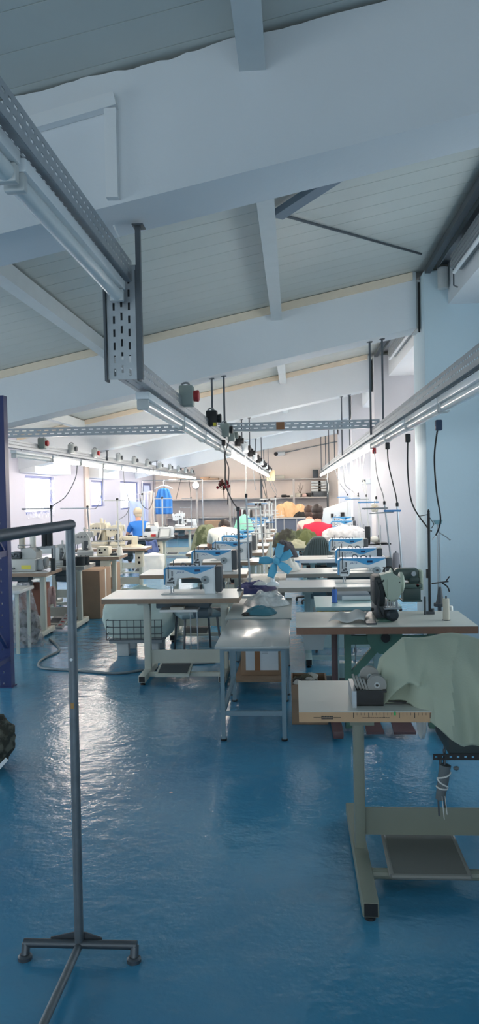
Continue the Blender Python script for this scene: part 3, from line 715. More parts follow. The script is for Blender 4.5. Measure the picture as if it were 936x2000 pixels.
# the cover
COVER = mat('grey_green_cover_cloth', (172, 182, 164), .85, var=.05, scale=6, bump=.1, bscale=120)
def cover(u, v):
    # u along x, v from back hem over the top to the front hem
    x = .352+u*.62
    top = TZ+.262*min(1, (.45+2.9*u) if u < .19 else 1)*(1-.08*max(0, u-.35)) - (.03 if u < .02 else 0)
    top += .012*math.sin(u*13+1)
    if u < .24: hem = (3.30-.55*u*.6, TZ+.004)
    else: hem = None
    kf = max(0., min(1., (u-.20)/.28))
    fz = TZ+.006-.135*kf; fy = 3.27-.15*min(1, kf*2.2)
    if u > .5: fz += .02*(u-.5)
    w = .10+.05*min(1, u*3)
    by, bz = 3.50+.05*min(1, u*4), TZ+.05
    pts = [(by+.05, bz-.04), (by+.02, top-.10), (3.46, top-.012), (3.40, top), (3.355, top-.012), (3.31-.02*min(1, u*4), top-.07), (3.24+.03*(1-min(1, u*5)), top-.15+.03*kf), (fy+.03, (fz+top-.15)/2+.02), (fy, fz)]
    k2 = v*(len(pts)-1); i = min(int(k2), len(pts)-2); f = k2-i
    p0, p1, p2, p3 = [pts[max(0, min(len(pts)-1, i+d))] for d in (-1, 0, 1, 2)]
    def cr(a, b, c, d): return .5*(2*b+(c-a)*f+(2*a-5*b+4*c-d)*f*f+(3*b-a-3*c+d)*f**3)
    yy, zz = cr(p0[0], p1[0], p2[0], p3[0]), cr(p0[1], p1[1], p2[1], p3[1])
    sa = math.sin(u*15+v*4.2-.8); fold = .045*(1-abs(sa)**.7)*v**1.3*(.4+.6*min(1, u*3))+.014*math.sin(u*31-v*6)*v
    lean = .06*v*v*max(0, u-.25)
    n3 = noise.noise((u*5, v*5, 2))*.008
    return (x+lean+.02*math.sin(v*6)*u, yy-fold*min(1, u*4)-.006+n3, zz+n3)
o = M().grid(cover, 70, 56).build('machine_cover', COVER, None, base=(.65, 3.4, TZ), solid=.003)
tag(o, 'grey-green cloth cover draped over the machine on the nearest table', 'cloth cover')
# dark tray with grey tape reels
bx0, bx1 = P(690, 1380, 3.24).x, P(755, 1380, 3.24).x
t = thing('parts_tray', 'black plastic tray holding grey tape rolls on the nearest table', 'tray', ((bx0+bx1)/2, 3.30, TZ))
b = M(); z0 = TZ+.0
for (xa, xb, ya, yb) in ((bx0+.012, bx1-.012, 3.232, 3.238), (bx0+.012, bx1-.012, 3.382, 3.388), (bx0+.012, bx0+.018, 3.238, 3.382), (bx1-.018, bx1-.012, 3.238, 3.382)): b.box(xa, xb, ya, yb, z0, z0+.062)
b.box(bx0+.012, bx1-.012, 3.232, 3.388, z0, z0+.004)
for (xa, xb, ya, yb) in ((bx0, bx1, 3.222, 3.234), (bx0, bx1, 3.386, 3.398), (bx0, bx0+.014, 3.234, 3.386), (bx1-.014, bx1, 3.234, 3.386)): b.box(xa, xb, ya, yb, z0+.058, z0+.066)
b.build('tray_body', BLACK, t)
TAPE = mat('grey_tape', (156, 156, 152), .8)
def roll(label, c, r, w, axis, ti=0.):
    g = thing('tape_roll', label, 'tape roll', c, group='grey tape rolls in the black tray')
    mm = M(); mm.lathe([(r*.25, -w/2), (r, -w/2), (r, w/2), (r*.25, w/2)], (0, 0, 0), axis, 24, cap=False); mm.lathe([(r*.25, w/2), (r*.25, -w/2)], (0, 0, 0), axis, 24, cap=False)
    mm.build('tape', TAPE, g, world=False)
    mm = M(); mm.lathe([(r*.15, -w/2-.002), (r*.3, -w/2-.002), (r*.3, w/2), (r*.15, w/2)], (0, 0, 0), axis, 18, cap=False); mm.build('core', LGREY, g, world=False)
    g.rotation_euler = (0, ti, 0); return g
c = P(736, 1337, 3.26); roll('grey tape roll facing out of the black tray, pale core showing', (c.x, 3.262, TZ+.083), .040, .03, 'y')
roll('grey tape roll standing behind the front one in the black tray', (c.x-.022, 3.34, TZ+.10), .042, .03, 'y')
for i in range(4): roll(['grey tape roll leaning at the left end of the black tray', 'second leaning grey roll from the left in the black tray', 'third leaning grey roll from the left in the black tray', 'leaning grey roll beside the one facing out'][i], (bx0+.020+i*.014, 3.315-.008*i, TZ+.072-.004*i), .044, .009, 'x', -.35)
b = tag(M().box(bx0-.006, bx0+.012, 3.20, 3.42, TZ+.0, TZ+.07).build('metal_ruler', STEEL, None, base=(bx0, 3.3, TZ)), 'shiny metal strip standing on edge at the left of the black tray', 'metal strip')
# ---------------------------------------------------------------- R2
r2a = P(579, 1230, 5.1); R2X0 = r2a.x
t = table('grey-topped table with brown front edge, second from the front on the right', R2X0, R2X0+1.19, 5.1, 5.74, TZ, TOPG, mat('reddish_brown_edge', (142, 104, 84), .55, var=.15, scale=20), LEGGR, th=.05, ins=.29, pedal=False, stretcher=False, motor=False)
for ch in [c for c in t.children if c.name.startswith('leg')]:
    for g in ch.children: bpy.data.objects.remove(g)
    bpy.data.objects.remove(ch)
cy = 5.42; cx = R2X0
l = M(); l.box(cx+.33, cx+.375, 5.3, 5.35, .3, .71); l.box(cx+.33, cx+.375, 5.3, 5.35, .02, .3); l.box(cx+.90, cx+.945, 5.3, 5.35, .02, .71); l.box(cx+.37, cx+.92, 5.31, 5.34, .60, .66)
l.bar((cx+.36, 5.33, .36), (cx+.62, 5.33, .66), .04, .05); l.build('trestle_frame', LEGGR, t)
for sx in (.245, 1.0):
    l = M(); l.box(cx+sx, cx+sx+.04, 5.36, 5.41, .04, .71, b=.004); lo = l.build('leg', LEGBR, t)
    M().box(cx+sx-.015, cx+sx+.055, 5.06, 5.72, .02, .075, b=.012).build('foot', LEGBR, lo)
M().box(cx+.25, cx+1.03, 5.37, 5.40, .10, .16).build('stretcher', LEGBR, t)
for i, (xa, xb) in enumerate(((712, 746), (764, 806))):
    a, c = P(xa, 1430, 5.3).x, P(xb, 1430, 5.3).x
    vs = [(a, 5.14, .03), (c, 5.14, .03), (c-.03, 5.42, .09), (a-.0, 5.42, .09)]
    M().add(vs+[(v[0], v[1], v[2]+.016) for v in vs], [(3, 2, 1, 0), (4, 5, 6, 7), (0, 1, 5, 4), (1, 2, 6, 5), (2, 3, 7, 6), (3, 0, 4, 7)]).build('pedal', LEGBR, t)
b = M(); c = P(752, 1250, 5.3); b.lathe([(.05, -.03), (.12, -.02), (.12, .08), (.06, .10)], (c.x, 5.3, .655), 'y', 20); b.build('clutch_motor', LEGGR, t)
M().lathe([(.032, -.01), (.032, .0)], (c.x, 5.26, .655), 'y', 14).build('motor_cap', BLACK, t)
b = M(); xa, xb = P(591, 1255, 5.15).x, P(636, 1255, 5.15).x
b.prism([(xa+.014, .60), (xb-.016, .60), (xb, .705), (xa, .705)], 5.14, 5.4); b.box(xa-.008, xb+.008, 5.13, 5.41, .692, .708); b.build('drawer', mat('grey_drawer', (160, 166, 166), .5), t)
# special machine on R2 (head end faces the camera)
mx = P(757, 1200, 5.42).x
s = thing('flatlock_machine', 'pale green industrial machine with open dark side, head end facing out, on the brown-edged table', 'sewing machine', (mx, 5.42, TZ))
b = M(); b.box(mx-.085, mx+.05, 5.36, 5.7, TZ, TZ+.10, b=.015); b.box(mx-.075, mx-.01, 5.42, 5.7, TZ+.1, TZ+.26, b=.02); b.build('arm_base', DGREY, s)
b = M(); b.prism([(mx-.055, TZ+.315), (mx-.01, TZ+.15), (mx+.055, TZ+.15), (mx+.085, TZ+.21), (mx+.085, TZ+.285), (mx+.02, TZ+.335)], 5.33, 5.44)
b.build('head_housing', PALEGM, s)
b = M(); b.prism([(mx-.005, TZ+.13), (mx+.055, TZ+.13), (mx+.083, TZ+.19), (mx+.083, TZ+.285), (mx-.008, TZ+.288)], 5.318, 5.33)
cv = b.build('face_cover', PALEGM, s)
b = M()
for dx, dz in ((.074, .265), (.05, .145), (.003, .145)): b.lathe([(.005, -.004), (.005, .002)], (mx+dx, 5.317, TZ+dz), 'y', 8)
b.build('screw', BLACK, cv)
b = M(); b.box(mx-.10, mx-.02, 5.34, 5.6, TZ+.10, TZ+.30, b=.02); b.tube([(mx-.085, 5.335, TZ+.28), (mx-.06, 5.33, TZ+.2), (mx-.075, 5.33, TZ+.1), (mx-.05, 5.33, TZ+.03)], .008, 6); b.tube([(mx-.1, 5.38, TZ+.27), (mx-.075, 5.34, TZ+.24), (mx-.03, 5.33, TZ+.28)], .007, 6); b.build('open_mechanism', mat('dark_mechanism', (52, 56, 58), .5, .3), s)
b = M(); b.lathe([(.022, -.11), (.04, -.10), (.046, -.04), (.046, .02)], (mx+.018, 5.36, TZ+.047), 'y', 18); b.build('looper_cylinder', mat('dark_cylinder', (50, 58, 64), .35, .4), s)
b = M(); b.box(mx-.04, mx+.07, 5.25, 5.36, TZ+.088, TZ+.098, b=.004); b.build('presser_plate', STEEL, s)
b = M()
for i in range(4): b.tube([(mx-.012+i*.018, 5.30, TZ+.14), (mx-.012+i*.018, 5.30, TZ+.095)], .004, 6)
b.tube([(mx+.05, 5.31, TZ+.15), (mx+.055, 5.31, TZ+.1)], .008, 6); b.build('needle_bar', STEEL, s)
b = M(); b.lathe([(.009, 0), (.012, .012), (.009, .02)], (mx+.07, 5.33, TZ+.075), 'x', 10); b.lathe([(.009, 0), (.012, .012), (.009, .02)], (mx-.12, 5.36, TZ+.075), 'x', 10); b.build('thumb_knob', BLACK, s)
b = M(); b.lathe([(.05, -.01), (.075, 0), (.075, .02), (.05, .03)], (mx+.1, 5.52, TZ+.24), 'x', 18); b.build('handwheel', PALEGM, s)
b = M(); b.tube(spline([(mx-.03, 5.4, TZ+.33), (mx-.01, 5.4, TZ+.36), (mx+.03, 5.42, TZ+.36), (mx+.05, 5.42, TZ+.33)], 5), .006, 6); b.lathe([(.006, 0), (.006, .03), (.012, .03), (.012, .036)], (mx-.02, 5.38, TZ+.33), n=10); b.build('thread_guide', BLACK, s)
# paper piece, stand, cone on R2
pa = [P(642, 1213, 5.25), P(712, 1217, 5.2), P(722, 1196, 5.55), P(668, 1191, 5.6)]
def paper(u, v):
    p = (pa[0]*(1-u)+pa[1]*u)*(1-v)+(pa[3]*(1-u)+pa[2]*u)*v
    return (p.x, 5.22+v*.36, TZ+.006+.03*math.sin(v*2.6)*(.4+.6*u)+.012*math.sin(u*9+v*3)+.012)
tag(M().grid(paper, 14, 10).build('fabric_piece', mat('greyish_white_fabric', (204, 204, 202), .8), None, base=(pa[0].x+.1, 5.4, TZ), solid=.003), 'crumpled off-white fabric piece lying left of the pale green machine', 'fabric')
tag(M().box(mx-.17, mx-.10, 5.17, 5.30, TZ+.001, TZ+.012).build('steel_guide', DSTEEL, None, base=(mx-.14, 5.25, TZ)), 'dark flat metal guide in front of the pale green machine', 'metal guide')
p = P(840, 1195, 5.6)
s = thing('thread_stand', 'thin black pole thread stand with wire arms on the brown-edged table', 'thread stand', (p.x, 5.6, TZ))
tp = P(837, 1002, 5.6)
b = M(); b.tube([(p.x, 5.6, TZ), (p.x, 5.6, tp.z)], .010, 8); b.build('pole', BLACK, s)
b = M(); b.box(p.x-.03, p.x+.03, 5.58, 5.62, TZ, TZ+.02); b.tube([(p.x-.04, 5.57, TZ), (p.x-.04, 5.57, TZ+.13)], .008, 6); b.lathe([(.012, 0), (.012, .02)], (p.x+.02, 5.6, TZ+.02), n=8); b.build('clamp', DGREY, s)
b = M(); b.tube([(p.x, 5.6, tp.z-.01), (p.x-.06, 5.59, tp.z-.02), (p.x-.065, 5.59, tp.z-.05)], .003, 5); b.tube([(p.x, 5.6, tp.z-.02), (p.x+.035, 5.58, tp.z-.08), (p.x+.015, 5.58, tp.z-.11)], .003, 5); b.lathe([(.008, 0), (.01, .014), (.002, .028)], (p.x, 5.6, tp.z), n=8); b.build('wire_arm', BLACK, s)
c = P(872, 1204, 5.33); cone('tall beige thread cylinder on a dark disc, right end of the brown-edged table', c.x, 5.33, TZ, .145, .023, THRC, straight=True)
# cardboard box with scraps below-left of R2
xa, xb = P(569, 1330, 5.45).x, P(640, 1330, 5.45).x
t = thing('cardboard_box', 'open brown cardboard box of scraps on the floor below the brown-edged table', 'box', ((xa+xb)/2, 5.6, 0))
b = M(); H = .285
for a in ((xa, xb, 5.45, 5.46), (xa, xb, 5.80, 5.81), (xa, xa+.01, 5.46, 5.80), (xb-.01, xb, 5.46, 5.80)): b.box(*a, .002, H)
b.box(xa, xb, 5.45, 5.81, 0, .004); b.build('carton', CARD, t)
M().box(xb-.045, xb-.03, 5.443, 5.449, .15, H).build('tape_strip', MWHITE, t)
for i in range(9):
    x, y = xa+.04+(xb-xa-.08)*R.random(), 5.5+.26*R.random()
    tag(M().ell((x, y, H-.02), .05, .06, .035, amp=.35, seed=i).build('fabric_scrap', [mat('olive_scrap', (86, 84, 70), .9), mat('dark_scrap', (58, 56, 56), .9), mat('pale_scrap', (186, 186, 180), .9)][i % 3], None, base=(x, y, H-.04)),
        '%s fabric scrap in the open cardboard box' % ('olive', 'dark', 'pale')[i % 3], 'scrap', 'scraps in the cardboard box')
# ---------------------------------------------------------------- pale turquoise table with the dark green machine
R2B = P(617, 1186, 5.98).x; tx1 = P(785, 1186, 5.98).x
t = table('pale turquoise table behind the brown-edged one, dark green machine on it', R2B, tx1, 5.98, 6.6, TZ, TEALT, mat('turquoise_edge', (150, 186, 190), .5), mat('turquoise_leg', (150, 180, 184), .5), th=.03, ins=.16, stretcher=True, pedal=True, px=R2B+.2)
gx = P(812, 1160, 6.25).x
s = thing('flatbed_machine', 'dark green sewing machine turned end on, on the pale turquoise table', 'sewing machine', (gx-.03, 6.3, TZ))
gx -= .075
b = M(); b.box(gx-.03, gx+.11, 6.2, 6.36, TZ, TZ+.11, b=.01); b.box(gx-.04, gx+.12, 6.19, 6.37, TZ, TZ+.015, b=.004); b.build('pedestal', GREENM, s)
b = M(); b.box(gx-.10, gx+.125, 6.2, 6.36, TZ+.11, TZ+.145, b=.008); b.build('bed_plate', mat('worn_green', (86, 104, 98), .45), s)
b = M(); b.box(gx-.085, gx+.10, 6.22, 6.34, TZ+.17, TZ+.265, b=.02); b.box(gx-.10, gx-.02, 6.23, 6.33, TZ+.14, TZ+.25, b=.015); b.box(gx+.02, gx+.11, 6.215, 6.345, TZ+.145, TZ+.2, b=.02); b.build('arm', GREENM, s)
b = M(); b.lathe([(.018, -.01), (.022, 0), (.018, .01)], (gx+.055, 6.21, TZ+.225), 'y', 14); b.build('dial', STEEL, s)
b = M(); b.box(gx+.10, gx+.135, 6.23, 6.33, TZ+.09, TZ+.25, b=.008); b.tube([(gx+.118, 6.22, TZ+.24), (gx+.118, 6.22, TZ+.11)], .006, 6); b.build('face_plate', PALEGM, s)
b = M(); b.lathe([(.04, -.008), (.06, 0), (.06, .014), (.035, .02)], (gx-.12, 6.28, TZ+.21), 'x', 18); b.build('handwheel', PALEGM, s)
M().lathe([(.012, 0), (.012, .012)], (gx+.085, 6.2, TZ+.13), 'y', 10).build('oil_cap', RED, s)
M().lathe([(.006, 0), (.008, .02), (.003, .03)], (gx-.045, 6.28, TZ+.265), n=8).build('top_pin', BLACK, s)
c = P(853, 1165, 6.0)
# second stand with wire frame right of it, on R2 back corner
c = P(858, 1168, 6.15); tp = P(855, 1024, 6.15)
tx1b = c.x
s = thing('thread_stand', 'slim wire thread stand with turquoise cap and dark cone, in front of the shaded column', 'thread stand', (c.x, 6.15, TZ))
b = M()
for dx in (-.008, .014): b.tube([(c.x+dx, 6.15, TZ-.14), (c.x+dx*.5, 6.15, tp.z)], .005, 6)
b.build('pole', STEEL, s)
b = M(); b.prism([(c.x-.035, tp.z+.03), (c.x-.02, tp.z), (c.x+.02, tp.z), (c.x+.03, tp.z+.035)], 6.12, 6.18); b.build('cap', mat('turquoise_cap', (110, 152, 164), .5), s)
b = M(); b.tube([(c.x, 6.15, tp.z-.06), (c.x+.06, 6.13, tp.z-.10), (c.x+.085, 6.12, tp.z-.125), (c.x+.09, 6.12, tp.z-.12)], .004, 5); b.tube([(c.x, 6.15, tp.z-.07), (c.x-.05, 6.13, tp.z-.12)], .004, 5); b.build('wire_arm', STEEL, s)
b = M(); b.bar((c.x-.06, 6.13, TZ+.155), (c.x+.07, 6.13, TZ+.17), .02, .008); b.tube(spline([(c.x+.02, 6.13, TZ+.16), (c.x+.06, 6.12, TZ+.13), (c.x+.075, 6.12, TZ+.09)], 4), .006, 6); b.tube([(c.x+.05, 6.13, TZ+.17), (c.x+.08, 6.13, TZ+.21)], .005, 6)
b.lathe([(.018, 0), (.018, .07)], (c.x-.085, 6.13, TZ+.20), n=12); b.build('arm_holder', BLACK, s)
k = M(); k.box(c.x-.10, c.x+.15, 6.05, 6.3, TZ-.18, TZ-.14); k.build('base_plate', DSTEEL, s)
M().box(c.x-.03, c.x+.03, 6.13, 6.2, 0, TZ-.18).build('floor_post', DSTEEL, s)
M().lathe([(.05, 0), (.05, .004), (.032, .006), (.012, .125), (.012, .13)], (c.x-.002, 6.1, TZ-.0), n=16).build('dark_cone', DGREY, s)
M().lathe([(.05, -.02), (.05, 0)], (c.x-.002, 6.1, TZ), n=16).build('cone_disc', DGREY, s)
M().tube([(c.x-.002, 6.1, TZ-.14), (c.x-.002, 6.1, TZ)], .012, 6).build('cone_post', DSTEEL, s)
M().lathe([(.035, 0), (.035, .01), (.02, .015), (.018, .08), (.014, .085)], (c.x+.075, 6.08, TZ-.10), n=14).build('white_cone', THRW, s)
M().tube([(c.x+.075, 6.08, TZ-.14), (c.x+.075, 6.08, TZ-.10)], .012, 6).build('cone_post', DSTEEL, s)
# things on the turquoise table
c = P(653, 1166, 6.25); cone('blue thread spool standing at the left of the turquoise table', c.x, 6.2, TZ, .105, .020, THRB, straight=True)
rx0, rx1 = P(667, 1160, 6.4).x, P(722, 1160, 6.4).x
tag(M().box(rx0-.06, rx1, 6.36, 6.56, TZ, TZ+.045, b=.004).build('fabric_stack', mat('folded_grey_cloth', (146, 154, 162), .8), None, base=(rx0, 6.4, TZ)), 'flat stack of folded grey cloth on the turquoise table', 'cloth')
tag(M().tube([(rx0, 6.28, TZ+.022), (rx1-.0, 6.30, TZ+.022)], .020, 12).build('paper_roll', mat('white_roll', (206, 212, 214), .6), None, base=(rx0, 6.28, TZ)), 'white roll lying in front of the folded grey cloth on the turquoise table', 'roll')
tag(M().box(R2B+.02, R2B+.3, 6.02, 6.3, .62, .71, b=.03).build('yellow_bundle', mat('yellow_cloth', (208, 196, 84), .8, rgb2=(60, 70, 76), scale=9), None, base=(R2B+.15, 6.15, .62)), 'yellow and dark cloth bundle under the turquoise table', 'bundle')
M().box(R2B+.03, tx1-.03, 6.02, 6.34, .60, .62).build('under_shelf', mat('turquoise_leg', (150, 180, 184)), bpy.data.objects['sewing_table.002'])
# ---------------------------------------------------------------- CENTRE ROW
CT = []
def crow(qx, qy, Y, lab, w=1.2, **kw):
    a = P(qx, qy, Y); t = table(lab, a.x, a.x+w, Y, Y+.62, TZ, TOPW, EDGEB, LEGW, ins=kw.pop('ins', .36), ins2=kw.pop('ins2', .13), **kw); CT.append((a.x, Y)); return t
c1 = crow(198, 1172, 6.55, 'white-topped sewing table nearest in the centre row, in front of the caged sack trolley', ins=.34, ins2=.16, px=-1.09)
sh = P(348, 1190, 6.6)
M().box(sh.x-.16, sh.x+.17, 6.58, 6.95, .635, .655).build('drawer_shelf', TOPW, c1); M().box(sh.x-.07, sh.x+.05, 6.6, 6.7, .655, .675).build('paper_block', THRC, c1)
M().tube([(sh.x+.165, 6.6, .64), (sh.x+.165, 6.62, .30)], .006, 6).build('hanging_rod', STEEL, c1)
crow(272, 1120, 8.45, 'white-topped sewing table, second in the centre row')
crow(331, 1103, 9.9, 'white-topped sewing table, third in the centre row')
crow(363, 1082, 11.35, 'white-topped sewing table, fourth in the centre row, before the white shirt')
crow(384, 1068, 12.75, 'white-topped sewing table the person in white works at')
for i in range(3):
    crow(408+i*16, 1055-i*9, 14.4+i*1.7, ['white-topped sewing table beyond the person in white, under the mint cloth', 'white-topped sewing table second beyond the mint cloth', 'white-topped sewing table farthest of the centre row'][i], pedal=False, stretcher=False)
def needle(px, py, Y): return P(px, py, Y).x
jack('blue and white sewing machine nearest in the centre row, its dial facing out', needle(335, 1150, 6.86), 6.86, TZ)
jack('blue and white sewing machine, second in the centre row', needle(385, 1100, 8.75), 8.75, TZ)
jack('blue and white sewing machine in front of the person in a white shirt', needle(424, 1070, 10.2), 10.2, TZ)
jack('blue and white sewing machine, fourth in the centre row behind two dark cones', needle(441, 1062, 11.65), 11.65, TZ)
jack('blue and white sewing machine at the elbow of the person in white', needle(452, 1050, 13.05), 13.05, TZ)
jack('blue and white sewing machine just beyond the mint green cloth', needle(470, 1040, 14.75), 14.75, TZ)
jack('blue and white sewing machine, last but one of the centre row', needle(483, 1030, 16.45), 16.45, TZ)
jack('blue and white sewing machine at the far end of the centre row', needle(493, 1024, 18.1), 18.1, TZ)
# stands on the centre row
def st(label, bx, by, tx, ty, Y, **k):
    a, c = P(bx, by, Y), P(tx, ty, Y); return stand(label, a.x, Y, TZ, c.z-TZ, lean=(c.x-a.x, 0), **k)
st('tall grey thread stand nearest in the centre row, dark cables tied to its top', 469, 1157, 465, 994, 7.0, bars=(), m=DSTEEL, r=.012)
st('thin grey thread stand, second in the centre row, white cable above it', 488, 1152, 481, 968, 7.9, bars=((.48, -.09, .02),), r=.009)
M().tube([(P(488, 1152, 7.9).x, 7.9, .0), (P(488, 1152, 7.9).x, 7.9, TZ+.02)], .012, 8).build('floor_post', STEEL, bpy.data.objects['thread_stand.003'])
st('white thread stand over the third centre machine', 515, 1098, 508, 985, 10.5, bars=((.06, -.25, .0),), m=LGREY, r=.012, tray_z=TZ+.33, tray_x=.14)
for i, (px, py, Y, l) in enumerate(((500, 985, 11.92, 'white thread stand with long bar above the fourth centre machine'), (517, 978, 13.4, 'white thread stand with blue bar in the centre cluster'),
        (526, 976, 14.96, 'white thread stand, tall one in the centre cluster'), (538, 970, 16.66, 'white thread stand at the right end of the centre cluster'), (531, 980, 18.4, 'white thread stand farthest in the centre cluster'))):
    a = P(px, py, Y); stand(l, a.x, Y, TZ, a.z-TZ, bars=((.05, -.34, .04), (.3, -.3, .05)), barm=STB if i == 1 else LGREY, m=LGREY, r=.013, tray_z=TZ+.36, tray_x=.16)
for i, px in enumerate((474, 492)):
    c = P(px, 1048, 11.9); cone('dark grey thread cone on the fourth centre table, %s of a pair' % ('left', 'right')[i], c.x, 11.88, TZ, .24, .045, DGREY)
for i in range(8):
    c = P(462+i*9, 1040, 15.3+.25*(i % 3)); cone(['white', 'grey', 'cream', 'pale'][i % 4]+' thread cone in the centre cluster, %s from the left' % ORD[i], c.x, 14.84+.1*(i % 2), TZ, .17, .045, [THRW, GREY, THRC, LGREY][i % 4], 'thread cones in the centre cluster')
# ---------------------------------------------------------------- RIGHT ROW BEYOND
RT = []
def rrow(qx, qy, Y, lab, w=1.25, edge=EDGEG, **kw):
    a = P(qx, qy, Y); t = table(lab, a.x, a.x+w, Y, Y+.6, TZ, TOPW, edge, mat('turquoise_grey_leg', (150, 176, 180), .5), ins=.28, **kw); RT.append((a.x, Y)); return t
rrow(543, 1149, 7.2, 'white-topped table of the right row holding the blue fan at its left end', pedal=False)
rrow(559, 1122, 8.4, 'white-topped table of the right row behind the one with the fan', pedal=False)
t = rrow(570, 1091, 10.1, 'long white table with a white front panel and small blue sticker, before the grey chair', edge=mat('white_edge', (226, 226, 232), .4), pedal=False)
M().box(RT[-1][0]+.03, RT[-1][0]+.10, 10.094, 10.099, TZ-.036, TZ-.016).build('blue_sticker', MBLUE, t)
rrow(560, 1066, 12.1, 'white-topped table under the olive clothes pile', pedal=False)
rrow(575, 1048, 13.75, 'white-topped table the person in red works at', pedal=False)
rrow(585, 1036, 16.1, 'white-topped table the person in pale pink works at', pedal=False)
rrow(600, 1026, 18.4, 'white-topped table farthest in the right row', pedal=False, w=1.1)
jack('blue and white sewing machine nearest in the right row, above the blue thread spool', needle(671, 1130, 7.5), 7.5, TZ)
jack('blue and white sewing machine, second in the right row', needle(665, 1110, 8.7), 8.7, TZ)
jack('blue and white sewing machine, third in the right row, beside black thread cones', needle(651, 1080, 10.4), 10.4, TZ)
jack('blue and white sewing machine, rim showing behind the plastic-wrapped one', needle(645, 1050, 14.05), 14.05, TZ)
jack('blue and white sewing machine right of the red shirt', needle(652, 1040, 16.4), 16.4, TZ)
jack('blue and white sewing machine farthest in the right row', needle(655, 1030, 18.7), 18.7, TZ)
s = jack('sewing machine wrapped in cloudy white plastic, behind the grey chair', needle(655, 1060, 12.4), 12.4, TZ)
p = P(676, 1064, 12.2)
WRAP = film('cloudy_plastic', (236, 234, 234), .86, .35)
b = M().ell((p.x, 12.4, TZ+.16), .37, .16, .175, amp=.12, seed=3, fr=2.2, zmin=TZ+.003, n=28, m=16).build('plastic_wrap', WRAP, None, base=(p.x, 12.4, TZ))
tag(b, 'cloudy white plastic sheet wrapped over a machine behind the grey chair', 'plastic sheet')
for i, (bx, by, tx, ty, Y, l) in enumerate(((787, 1115, 776, 985, 7.4, 'leaning grey thread stand with dark blue bar, nearest of the right row'), (766, 1085, 751, 982, 8.5, 'leaning grey thread stand with grey bar, left of the dark blue bar'),
        (745, 1075, 735, 972, 10.6, 'thread stand with bright blue bar and paper flower on the right'), (710, 1045, 700, 968, 14.2, 'thread stand with small blue bar, middle of the right row'), (722, 1050, 716, 968, 12.6, 'thread stand with grey bar under looping white cables'),
        (702, 1025, 700, 964, 16.6, 'pale thread stand farthest on the right row'), (680, 1022, 679, 966, 18.9, 'thin thread stand beside the far shelves, blue bar'))):
    st(l, bx, by, tx, ty, Y, bars=((.06, -.25 if i else -.13, .03),), barm=(STB, GREY, STB, STB, GREY, LGREY, STB)[i], r=.009, m=(STEEL, STEEL, LGREY)[min(i, 2)])
    if i in (0,): M().bar((P(776, 1000, 7.4).x-.03, 7.4, P(776, 1000, 7.4).z), (P(722, 1003, 7.4).x, 7.4, P(722, 1003, 7.4).z), .012, .012).build('long_arm', GREY, [o for o in bpy.data.objects if o.get('label') == l][0])
p = P(732, 992, 10.55); s = thing('paper_flower', 'small cream paper flower tied to the bright blue thread-stand bar', 'flower', p)
b = M()
for k in range(6):
    a = k*math.pi/3; b.ell((p.x+.035*math.cos(a), 10.55, p.z+.035*math.sin(a)), .028, .010, .028, n=8, m=5)
b.build('petals', THRC, s); M().ell((p.x, 10.54, p.z), .018, .012, .018, n=8, m=5).build('centre', mat('tan_flower', (206, 170, 110), .8), s)
M().tube([(p.x, 10.56, p.z+.03), (p.x, 10.57, p.z+.10)], .003, 5).build('stem', CABG, s)
c = P(719, 1066, 10.8); ty = TZ+.16
s = thing('spool_stand', 'black ringed spool tray with thin rod over the third right machine', 'spool stand', (P(744, 1066, 10.65).x, 10.65, TZ))
q = P(744, 1061, 10.65); b = M(); b.tube([(q.x, 10.65, TZ), (q.x, 10.65, q.z+.25)], .006, 6); b.build('pole', STEEL, s)
b = M(); b.lathe([(.085, 0), (.09, .006), (.085, .012)], (q.x, 10.65, q.z), n=20); b.bar((q.x-.30, 10.65, q.z-.02), (q.x+.14, 10.65, q.z-.01), .03, .02); b.build('tray', BLACK, s)
b = M(); b.lathe([(.02, .012), (.02, .11)], (q.x-.005, 10.72, q.z), n=12); b.build('black_spool', THRK, s)
b = M(); b.lathe([(.032, 0), (.036, .03), (.04, .22), (.036, .24)], (q.x-.17, 10.72, q.z-.01), n=14); b.build('black_cone', THRK, s)
b = M(); b.ell((q.x-.08, 10.72, q.z+.05), .06, .05, .05); b.build('white_bundle', THRW, s)
t = thing('spool_stand', 'thin brown-ringed spool tray with small pins farther along the right row', 'spool stand', (P(700, 1045, 12.62).x, 12.62, TZ))
q = P(702, 1043, 12.62); b = M(); b.tube([(q.x, 12.62, TZ), (q.x, 12.62, q.z+.1)], .007, 6); b.lathe([(.15, 0), (.155, .006), (.15, .012)], (q.x, 12.62, q.z), n=20); b.build('tray', mat('brown_ring', (150, 126, 112), .5), t)
b = M()
for k in range(3): b.tube([(q.x-.1+.1*k, 12.88, q.z), (q.x-.1+.1*k, 12.88, q.z+.15)], .006, 6)
b.build('pin', STEEL, t)
c = P(767, 1128, 7.55); cone('tall grey-mauve thread cone right of the nearest right-row machine', c.x+.05, 7.66, TZ, .27, .055, mat('mauve_thread', (150, 146, 152), .8))
